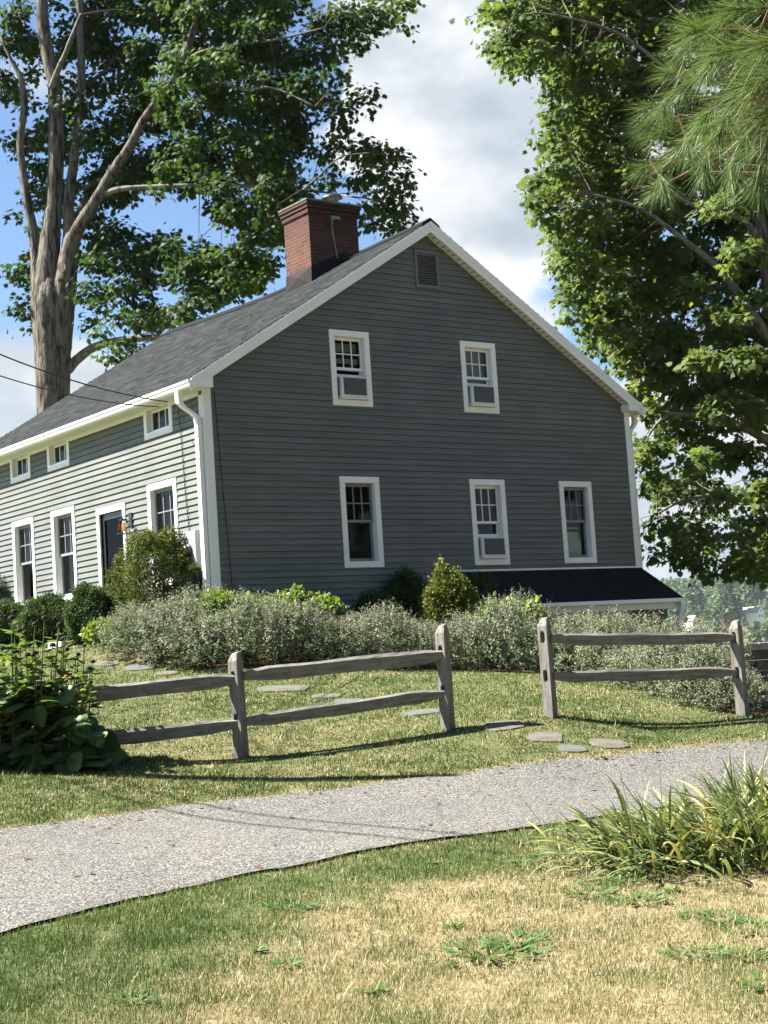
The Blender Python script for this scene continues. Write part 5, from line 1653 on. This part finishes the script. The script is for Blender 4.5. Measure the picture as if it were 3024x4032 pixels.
for c in [(690, 55, 52), (760, 35, 50), (820, 30, 42), (862, 28, 26), (870, 60, 18), (700, 120, 42), (760, 95, 34), (730, 165, 26), (745, 190, 16), (660, 185, 36), (640, 120, 40), (690, 215, 30), (640, 245, 34), (735, 240, 30), (780, 225, 24), (800, 205, 14), (610, 190, 36), (640, 330, 26), (620, 290, 32), (625, 400, 26), (650, 370, 16), (690, 330, 20),
          (720, 320, 28), (765, 320, 34), (810, 330, 36), (850, 345, 28), (870, 370, 16), (800, 375, 36), (845, 400, 34), (770, 385, 26), (815, 430, 34), (860, 440, 24), (800, 480, 26), (845, 485, 30), (880, 490, 16), (785, 440, 22), (720, 380, 18), (735, 265, 18),
          (600, 440, 26), (570, 500, 30), (540, 560, 34), (590, 540, 26), (560, 600, 28), (500, 600, 30), (610, 480, 16), (440, 640, 30), (470, 560, 26), (500, 450, 34), (560, 440, 32),
          (185, 690, 18), (200, 720, 14), (225, 660, 20), (255, 690, 20), (230, 770, 20), (265, 745, 24), (250, 780, 14), (300, 700, 30), (340, 690, 26), (290, 760, 20), (175, 640, 14), (205, 560, 22), (185, 600, 14), (260, 620, 26)]:
    cl(c[0], c[1], c[2], YT - 2, 1.8)
for c in [(430, 392, 20), (470, 405, 22), (505, 392, 20), (585, 398, 22), (620, 410, 22), (655, 405, 16), (345, 412, 14), (690, 400, 14)]:
    cl(c[0], c[1], c[2], YT - 3.6, .3)
inview = list(CLs)
for k in range(120):                        # the crown goes on above and beyond the picture
    px = g.uniform(-420, 640); py = g.uniform(-380, -60)
    if ((px - 130) / 560) ** 2 + ((py + 20) / 380) ** 2 > 1: continue
    cl(px, py, g.uniform(50, 80), YT + 3.5, 2.5)
for k in range(20): cl(g.uniform(-360, -40), g.uniform(-60, 620), g.uniform(44, 66), YT + 3, 2.5)
nv = len(inview)
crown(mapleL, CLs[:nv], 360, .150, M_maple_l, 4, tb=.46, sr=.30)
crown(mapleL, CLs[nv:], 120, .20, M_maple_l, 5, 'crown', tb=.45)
twigs(mapleL, CLs, hubs, 6, M_twig)

# maple at the right
YR = 33.0
c0 = at(1712, 1300, YR)
mapleR = empty('maple_tree', (c0[0], c0[1], gz(c0[0], c0[1]) - .2))
tag(mapleR, 'leafy sunlit maple filling the right side behind the gable', 'tree')
zb = mapleR.location.z
hubs.clear()
for nm, pts in [('trunk', [(1712, 1470, YR, 46), (1708, 1250, YR, 36), (1700, 1000, YR, 32), (1690, 800, YR, 29), (1672, 640, YR, 25), (1650, 520, YR, 17), (1625, 420, YR, 14), (1606, 330, YR, 12), (1585, 200, YR, 9), (1560, 60, YR, 6), (1540, -120, YR, 4)]),
                ('limb', [(1690, 790, YR, 14), (1640, 700, YR - .5, 11), (1560, 590, YR - 1, 8), (1480, 520, YR - 1.4, 6), (1380, 450, YR - 1.8, 4), (1280, 420, YR - 2, 2.5)]),
                ('limb', [(1655, 540, YR, 10), (1610, 480, YR - .6, 7), (1560, 460, YR - 1, 5.5), (1500, 445, YR - 1.2, 4), (1400, 380, YR - 1.5, 3)]),
                ('limb', [(1610, 340, YR, 9), (1540, 240, YR - .5, 6.5), (1440, 150, YR - 1, 5), (1330, 70, YR - 1.3, 3.5), (1180, 30, YR - 1.6, 2.2), (1110, 40, YR - 1.7, 1.5)]),
                ('limb', [(1700, 980, YR, 13), (1620, 930, YR - .6, 9), (1530, 900, YR - 1, 6.5), (1440, 900, YR - 1.4, 4), (1395, 950, YR - 1.5, 2)]),
                ('limb', [(1706, 1120, YR, 11), (1650, 1090, YR - .5, 8), (1570, 1070, YR - .8, 5.5), (1480, 1080, YR - 1, 3.5), (1420, 1110, YR - 1, 2)]),
                ('limb', [(1685, 760, YR, 12), (1600, 700, YR + 1, 9), (1480, 650, YR + 1.6, 6), (1330, 640, YR + 2, 4), (1250, 660, YR + 2, 2.5)])]:
    limb(mapleR, nm, pts, M_bark if nm == 'trunk' else M_bark_smooth, 12, .035)
CLs = []
edge_y = [-60, 0, 60, 110, 150, 165, 190, 235, 300, 400, 440, 470, 500, 560, 620, 660, 700, 740, 800, 860, 900, 960, 1050, 1120, 1180, 1225]
edge_x = [1060, 1035, 1034, 1055, 1100, 1180, 1190, 1180, 1168, 1142, 1128, 1140, 1165, 1190, 1215, 1208, 1225, 1270, 1330, 1352, 1385, 1372, 1378, 1392, 1420, 1450]
for yy in np.arange(-180, 1260, 44):
    for xx in np.arange(1040, 1800, 44):
        px, py = xx + g.normal(0, 13), yy + g.normal(0, 13)
        ex = float(np.interp(py, edge_y, edge_x))
        r = g.uniform(22, 38)
        if px < ex + r * .85: continue
        bot = np.interp(px, [1380, 1430, 1500, 1560, 1620, 1800], [1180, 1215, 1232, 1240, 1245, 1250])
        if py > bot - r * .6: continue
        if (px - 1090) ** 2 / 30 ** 2 + (py - 140) ** 2 / 22 ** 2 < 1: pass
        low = py > 900
        if low and px < 1480 and py > 1010 and py < 1180 and g.random() < .45: continue
        if low and g.random() < .22: continue
        n_ = 2 if not low else (2 if g.random() < .4 else 1)
        for k in range(n_):
            cl(px, py, r, YR + .9 + k * 2.0, 1.2)
for c in [(1060, 40, 24), (1085, 85, 28), (1120, 60, 40), (1110, 125, 16), (1075, 10, 30), (1170, 110, 34), (1150, 30, 40), (1200, 200, 24), (1215, 250, 24), (1190, 290, 22), (1158, 415, 18), (1150, 440, 16), (1170, 470, 22), (1215, 370, 34), (1195, 330, 22), (1215, 520, 24), (1222, 570, 18), (1232, 620, 24), (1240, 660, 26), (1225, 695, 16), (1270, 700, 28),
          (1395, 900, 14), (1400, 960, 22), (1415, 1010, 26), (1395, 1060, 18), (1430, 1060, 24), (1420, 1130, 14), (1450, 1170, 20), (1480, 1200, 18), (1560, 1222, 18), (1600, 1200, 26), (1650, 1225, 22), (1540, 1190, 20), (1400, 1150, 20), (1420, 1188, 22), (1450, 1208, 24), (1492, 1220, 24), (1530, 1228, 22), (1420, 1090, 20), (1445, 1135, 24), (1482, 1165, 26), (1600, 1230, 24), (1650, 1238, 24)]:
    cl(c[0], c[1], c[2], YR - 1.5, .9)
BG = []                                        # boughs that stand out in front, each a rounded dome of leaves
for (px, py, r) in [(1075, 45, 34), (1130, 95, 42), (1165, 40, 40), (1225, 70, 46), (1215, 150, 38), (1290, 40, 44), (1300, 130, 46), (1260, 215, 44), (1215, 260, 36), (1345, 215, 46), (1200, 320, 36), (1270, 310, 48), (1345, 320, 46), (1180, 405, 34), (1235, 400, 46), (1310, 410, 50), (1395, 385, 46),
                    (1180, 465, 30), (1250, 480, 46), (1330, 500, 48), (1420, 470, 46), (1235, 560, 34), (1300, 590, 46), (1390, 570, 46), (1475, 550, 48), (1240, 640, 36), (1320, 670, 52), (1410, 660, 52), (1500, 640, 44), (1300, 720, 34), (1370, 750, 46), (1450, 740, 44), (1560, 700, 46), (1345, 800, 26), (1420, 830, 44), (1520, 800, 44), (1610, 790, 46),
                    (1400, 900, 34), (1470, 920, 44), (1570, 890, 50), (1420, 985, 40), (1500, 1010, 42), (1600, 990, 46), (1650, 900, 44), (1455, 1075, 34), (1560, 1090, 40), (1640, 1080, 44), (1510, 1160, 32), (1600, 1170, 36), (1655, 1190, 34), (1600, 560, 44), (1640, 660, 44), (1560, 460, 44), (1480, 380, 44), (1420, 290, 44)]:
    Y = YR + (g.uniform(-4.6, -.6) if px > 1480 else g.uniform(-1.5, .6)); p = at(px, py, Y); BG.append((p[0], p[1], p[2], mpp(r, Y)))
nv = len(CLs)
for k in range(90):
    px = g.uniform(1300, 2500); py = g.uniform(-620, 1150)
    if px < 1820 and py > -150: continue
    cl(px, py, g.uniform(46, 74), YR, 4.5)
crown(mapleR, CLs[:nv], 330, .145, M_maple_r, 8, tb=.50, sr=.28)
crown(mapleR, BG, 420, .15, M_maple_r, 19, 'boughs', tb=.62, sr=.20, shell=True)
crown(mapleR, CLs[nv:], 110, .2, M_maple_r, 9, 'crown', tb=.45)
twigs(mapleR, CLs, hubs, 10, M_twig)


# pine: its trunk stands just outside the picture, the branch tips hang into it
def pine():
    bx, by = 2.75, 5.2
    root = empty('pine_tree', (bx, by, gz(bx, by) - .1))
    tag(root, 'long needled pine whose bright branch tips hang in at the top right', 'tree')
    base = np.array(root.location); g = np.random.default_rng(14)
    mb = MB(); mb.tube([(0, 0, 0), (.02, .03, 2), (.0, .0, 4), (-.03, .02, 6.5), (0, 0, 8)], [.20, .17, .13, .08, .02], 14, jit=.05); mb.build('trunk', M_bark_pine, root, smooth=True)
    fans = []
    spec = [  # px, py, Y, direction in the picture (dx, dy), size factor
        (1560, 150 * .75, 3.6, (-1, .25), 1.05), (1630, 190 * .95, 3.5, (-1, .45), 1.1), (1500, 65, 3.7, (-1, .1), 1), (1600, 20, 3.6, (-1, .1), 1.1), (1655, 95, 3.4, (-1, .3), 1.1), (1645, 250, 3.6, (-1, .6), 1.0), (1590, 205, 3.7, (-1, .3), 1.05), (1655, 310, 3.7, (-.7, .8), 1.0),
        (1435, 232, 4.8, (-.5, .9), .95), (1395, 236, 5.4, (-1, .5), .9), (1390, 275, 5.4, (-1, .4), .9), (1420, 290, 5.2, (-.8, .5), .9), (1450, 265, 5.2, (-.3, -.6), .9), (1470, 320, 5.0, (-.8, .6), .95), (1495, 330, 4.9, (.3, .9), .9), (1440, 345, 5.1, (-1, .4), .9), (1388, 365, 5.6, (-.9, .6), .85), (1420, 405, 5.5, (-1, .5), .9), (1440, 405, 5.4, (.4, .8), .85),
        (1520, 260, 4.2, (-.6, .8), 1.0), (1555, 290, 4.1, (-.4, .9), 1.0), (1600, 330, 4.0, (-.2, 1), 1.0), (1520, 370, 4.6, (-.2, .9), .9), (1580, 390, 4.4, (.1, 1), .9), (1640, 400, 4.2, (-.1, 1), .9), (1560, 50, 3.9, (-.6, .9), 1), (1530, 140, 3.9, (-.3, 1), 1), (1480, 110, 4.2, (-.9, .5), .95), (1620, 120, 3.8, (-.4, 1), 1), (1440, 160, 4.6, (-.9, .2), .8), (1480, 190, 4.4, (-.6, .6), .9)]
    for k in range(24):
        spec.append((g.uniform(1500, 1760), g.uniform(-120, 380), g.uniform(3.6, 5.2), (g.uniform(-1, .2), g.uniform(-.3, 1)), g.uniform(.85, 1.05)))
    NP = []; NT = []; NN = []; TI = []; LN = []
    tw = MB(); cd = MB()
    mains = [(np.array([2.75, 5.2, z]), z) for z in (2.4, 2.75, 3.1, 3.4)]
    for (px, py, Y, (dx, dy), s) in spec:  
        p = at(px, py, Y)
        d = _r * dx - _u * dy + _fw * g.uniform(-.35, .15); d /= np.linalg.norm(d)
        L_ = .16 * s
        # twig with a candle of needles round its last stretch
        a0 = np.array([bx, by, p[2] - .10]); q0 = p - d * L_ * .9
        mid = (a0 * .35 + q0 * .65) + np.array([0, 0, -.03])
        tw.tube([Vector(mid - base), Vector(q0 - base)], [.007, .005], 5); cd.tube([Vector(q0 - base), Vector(p - d * .05 - base)], [.0042, .003], 5)
        if g.random() < .4: MB().tube([Vector(a0 - base), Vector(mid - base)], [.016, .007], 6).build('branch', M_bark_pine, root)
        m = int(150 * s)
        t = .45 + .55 * g.random(m) ** .8
        pos = q0 + (p - q0) * t[:, None] + g.normal(size=(m, 3)) * .002
        rnd = unit(g.normal(size=(m, 3))); rnd = unit(rnd - d * (rnd @ d)[:, None])
        spread = g.uniform(.15, 1.5, m) * (1.25 - .55 * t)
        nd = unit(d * 1.0 + rnd * spread[:, None] + np.array([0, 0, -.10]))
        NP.append(pos); NT.append(nd); NN.append(unit(np.cross(nd, g.normal(size=(m, 3))))); LN.append(g.uniform(.085, .135, m) * s)
        TI.append(np.clip(g.normal(.5, .2, m) + g.normal(0, .08), 0, 1))
    o_ = tw.build('twigs', M_twig, root); o_['kind'] = 'stuff'; o_ = cd.build('candles', simple('rusty_pine_shoot', (.15, .075, .04), (.10, .05, .03), 30, .8), root); o_['kind'] = 'stuff'
    pos = np.concatenate(NP); n = len(pos)
    nt_ = ([(-.5, 0, 0), (.5, 0, 0), (.4, .6, -.03), (-.4, .6, -.03), (0, 1, -.10)], [(0, 1, 2, 3), (3, 2, 4)])
    scatter('needles', nt_, pos - base, np.concatenate(NT), np.concatenate(NN), np.concatenate(LN), M_needle, root, np.concatenate(TI), np.full(n, .0017))
    # upper, unseen part of the tree: enough to carry the shape
    NP = []; NT = []
    for k in range(70):
        z = g.uniform(3.6, 7.8); a = g.uniform(-1.2, 3.6); r = g.uniform(.3, 1.0) * (8.2 - z) * .38
        c = np.array([r * math.cos(a), r * math.sin(a), z]); m = 60
        d = unit(np.array([math.cos(a), math.sin(a), .3]) + g.normal(size=(m, 3)) * .8)
        NP.append(np.repeat(c[None], m, 0)); NT.append(d)
    pos = np.concatenate(NP); d = np.concatenate(NT); n = len(pos)
    scatter('needles', nt_, pos, d, unit(np.cross(d, g.normal(size=(n, 3)))), g.uniform(.1, .15, n), M_needle, root, g.random(n), np.full(n, .003))


pine()

# ------------------------------------------------------------------ overhead wires and their pole (just outside the picture)
PX, PY = -7.0, 15.95
pz = gz(PX, PY)
pole = empty('utility_pole', (PX, PY, pz))
tag(pole, 'brown wooden utility pole beside the lawn carrying the two house wires', 'utility pole')
MB().tube([(0, 0, -1), (0, 0, 5), (0, 0, 8.3)], [.15, .14, .11], 14).build('shaft', M_pole, pole, smooth=True)
MB().box(.10, .26, -.06, .06, 6.4, 7.2).build('bracket', M_metal, pole)


def wire(A, B, sag, r, label):
    A, B = Vector(A), Vector(B); pts = []
    for i in range(25):
        t = i / 24; p = A.lerp(B, t); p.z -= sag * 4 * t * (1 - t); pts.append(p - A)
    mb = MB(); mb.tube(pts, r, 6)
    o = mb.build('overhead_wire', M_cable); o.location = A
    return tag(o, label, 'wire', 'overhead wires')


wire(l2w(-.40, .45, 4.13), (PX, PY, 7.05), .42, .011, 'upper black service wire crossing in front of the trunk and roof')
wire(l2w(-.40, .75, 4.10), (PX, PY, 6.55), .42, .009, 'lower black service wire crossing in front of the trunk and roof')

for k_, dx_ in enumerate((0, .30)):
    wire((-12.5 + dx_, 20.3 + dx_ * .8, 7.4), (6.5 + dx_, -3.2 + dx_ * .8, 7.4), .5, .016, ('left' if k_ == 0 else 'right') + ' one of the two road wires that shade the drive')

# ------------------------------------------------------------------ unseen woods added behind the camera to darken gable windows and sky fill
def blocking_woods():
    g = np.random.default_rng(71); Ps = []; Ns = []; Sz = []
    for (x, y, h) in [(13, 1, 15), (19, 8, 17), (8, -9, 15), (25, 1, 18), (0, -13, 14), (-9, -12, 14), (17, -9, 17), (28, 12, 18), (33, 6, 18), (22, -3, 16), (11, -15, 16), (24, 18, 17), (-3, -18, 15), (5, -17, 15)]:
        D = unit(g.normal(size=(1500, 3))); P = np.array([x, y, h * .52]) + D * np.array([4.2, 4.2, h * .5]) * (.45 + .55 * g.random(1500)[:, None])
        Ps.append(P); Ns.append(unit(D + g.normal(size=D.shape) * .5)); Sz.append(g.uniform(.5, .95, 1500))
    P = np.concatenate(Ps); Nn = np.concatenate(Ns); n = len(P)
    o = scatter('added_woods', OVAL, P, unit(g.normal(size=(n, 3))), Nn, np.concatenate(Sz), M_maple_l, None, np.clip(g.normal(.4, .15, n), 0, 1))
    tag(o, 'unseen dark woods added to dim the gable, mirrored in its windows', 'woods', None, 'stuff')


blocking_woods()

# ------------------------------------------------------------------ far hillside
def far_tree(name, px, pybase, Y, hpx, wpx, kind, seed, tb=.5):
    g = np.random.default_rng(seed)
    p = at(px, pybase, Y); h = mpp(hpx, Y); r = mpp(wpx, Y) / 2
    root = empty(name, p)
    mb = MB(); mb.tube([(0, 0, -6), (0, 0, h * .5), (0, 0, h * .92)], [h * .02, h * .014, .05], 6); mb.build('trunk', M_bark_smooth, root)
    if kind == 'conifer':
        nl = 15; P = []; T = []; Nn = []
        for i in range(nl):
            t = i / nl; z = h * (.12 + .86 * t); rr = r * (1 - t) ** .8 * g.uniform(.8, 1.15) + .4
            m = int(40 * (1 - t) + 14)
            a = g.random(m) * 2 * PI; q = np.sqrt(g.random(m)) * rr
            P.append(np.stack([q * np.cos(a), q * np.sin(a), z - q * .18 + g.normal(0, h * .012, m)], 1)); T.append(np.stack([np.cos(a), np.sin(a), g.normal(-.1, .3, m)], 1))
        P = np.concatenate(P); T = np.concatenate(T); n = len(P)
        nor = unit(np.array([0, 0, 1.]) + g.normal(size=(n, 3)) * .35)
        scatter('crown', OVAL, P, T, nor, r * .42 * g.uniform(.6, 1.2, n), M_far, root, np.clip(g.normal(tb, .18, n), 0, 1))
    else:
        P, D, rr, g = sprigs(420, (0, 0, h * .58), (r, r, h * .44), seed=seed, shell=.5, zlo=-.8)
        n = len(P)
        scatter('crown', OVAL, P, unit(D + g.normal(size=(n, 3)) * .8), unit(D + np.array([0, 0, .8]) + g.normal(size=(n, 3)) * .4), r * .42 * g.uniform(.6, 1.2, n), M_far, root, np.clip(g.normal(tb, .18, n), 0, 1))
    return root


def wood_mass():
    g = np.random.default_rng(33); Ps = []; Ts = []; Ns = []; Sz = []; Ti = []
    for k in range(420):
        Y = g.uniform(1010, 1500); px = g.uniform(1180, 1900)
        d = ray(px, 1380); x = d[0] / d[1] * Y; z0 = gz(x, Y)
        h = g.uniform(11, 22); r = h * g.uniform(.2, .32); con = g.random() < .5; tb = g.normal(.42, .13)
        m = 80
        if con:
            t = g.random(m) ** 1.2; a = g.random(m) * 6.28; q = r * (1 - t) ** .8 * np.sqrt(g.random(m)) + .3
            P = np.stack([x + q * np.cos(a), Y + q * np.sin(a), z0 + h * (.08 + .92 * t)], 1); T = np.stack([np.cos(a), np.sin(a), g.normal(-.1, .3, m)], 1); Nn = np.array([0, 0, 1.]) + g.normal(size=(m, 3)) * .4
        else:
            D = unit(g.normal(size=(m, 3))); P = np.array([x, Y, z0 + h * .55]) + D * np.array([r, r, h * .45]) * (.55 + .45 * g.random(m)[:, None]); T = D + g.normal(size=(m, 3)) * .7; Nn = D + np.array([0, 0, .8]) + g.normal(size=(m, 3)) * .4
        Ps.append(P); Ts.append(T); Ns.append(Nn); Sz.append(np.full(m, r * .75) * g.uniform(.6, 1.2, m)); Ti.append(np.clip(g.normal(tb, .12, m), 0, 1))
    o = scatter('distant_woods', OVAL, np.concatenate(Ps), np.concatenate(Ts), np.concatenate(Ns), np.concatenate(Sz), M_far, None, np.concatenate(Ti))
    tag(o, 'hazy mixed woods covering the far hillside at the right', 'woods', None, 'stuff')


wood_mass()
for i, (px, pb, Y, hp, wp_, kind, tb, lab) in enumerate([(1575, 1352, 960, 118, 62, 'conifer', .40, 'tall dark conifer between the two far white houses'), (1540, 1392, 880, 46, 46, 'round', .85, 'bright yellow green round tree just left of the right fence post top'), (1648, 1402, 880, 50, 60, 'round', .6, 'broad green tree right of the right fence post on the far hillside'),
                                                 (1537, 1374, 900, 52, 40, 'round', .5, 'mid green tree right of the small far white house'), (1462, 1370, 900, 60, 46, 'round', .45, 'mid green tree behind the end of the lean-to gutter'), (1625, 1312, 1050, 62, 58, 'round', .62, 'pale green tree behind the larger far white house'), (1609, 1354, 900, 27, 14, 'conifer', .5, 'small conifer in front of the larger far white house'), (1500, 1310, 1060, 64, 42, 'conifer', .5, 'pale conifer behind the small far white house')]):
    tag(far_tree('hillside_tree', px, pb, Y, hp, wp_, kind, 400 + i, tb), lab, 'tree', 'trees on the far hillside')


def far_house(px, py, Y, wd, ln, h, rz, label):
    p = at(px, py, Y); root = empty('white_cottage', p, rz); tag(root, label, 'house')
    Mw = paint('white_clapboard', (.78, .78, .76), .6); Mr = simple('tan_roof', (.42, .34, .28), (.36, .29, .24), 2, .9)
    mb = MB(); mb.box(-wd / 2, wd / 2, 0, ln, -4, h); mb.prism([(-wd / 2, 0, h), (wd / 2, 0, h), (0, 0, h + wd * .38)], (0, ln, 0)); mb.build('wall', Mw, root)
    mb = MB()
    for s in (-1, 1):
        q = [(s * (wd / 2 + .5), -.5, h - .38 + .1), (0, -.5, h + wd * .38 + .1), (0, ln + .5, h + wd * .38 + .1), (s * (wd / 2 + .5), ln + .5, h - .38 + .1)]
        mb.add(q + [(x, y, z + .25) for x, y, z in q], [(0, 1, 2, 3), (4, 5, 6, 7), (0, 1, 5, 4), (1, 2, 6, 5), (2, 3, 7, 6), (3, 0, 4, 7)])
    mb.build('roof', Mr, root)
    for (x, z, w_, hh) in ((0, h + .9, 1.5, .8), (-wd * .28, h - 2.2, 1.1, 1.7), (0, h - 2.2, 1.1, 1.7), (wd * .28, h - 2.2, 1.1, 1.7)):
        MB().box(x - w_ / 2, x + w_ / 2, -.06, .02, z - hh / 2, z + hh / 2).build('window', M_black, root)


far_house(1645, 1338, 960, 9.0, 14, 4.4, .85, 'larger far white house with tan roof at the right edge of the hillside')
far_house(1503, 1351, 960, 6.6, 8, 3.2, .85, 'small far white house half hidden by trees on the hillside')

# ------------------------------------------------------------------ air
mh, nt_, out_ = new_mat('haze_air')
_v = N(nt_, 'VolumePrincipled', **{'Density': 0.00006, 'Anisotropy': 0.2}); _v.inputs['Color'].default_value = (.82, .90, 1.0, 1)
L(nt_, _v.outputs[0], out_.inputs['Volume'])
hz = MB().box(-2600, 2600, -150, 2900, -60, 70).build('haze', mh)
tag(hz, kind='stuff')
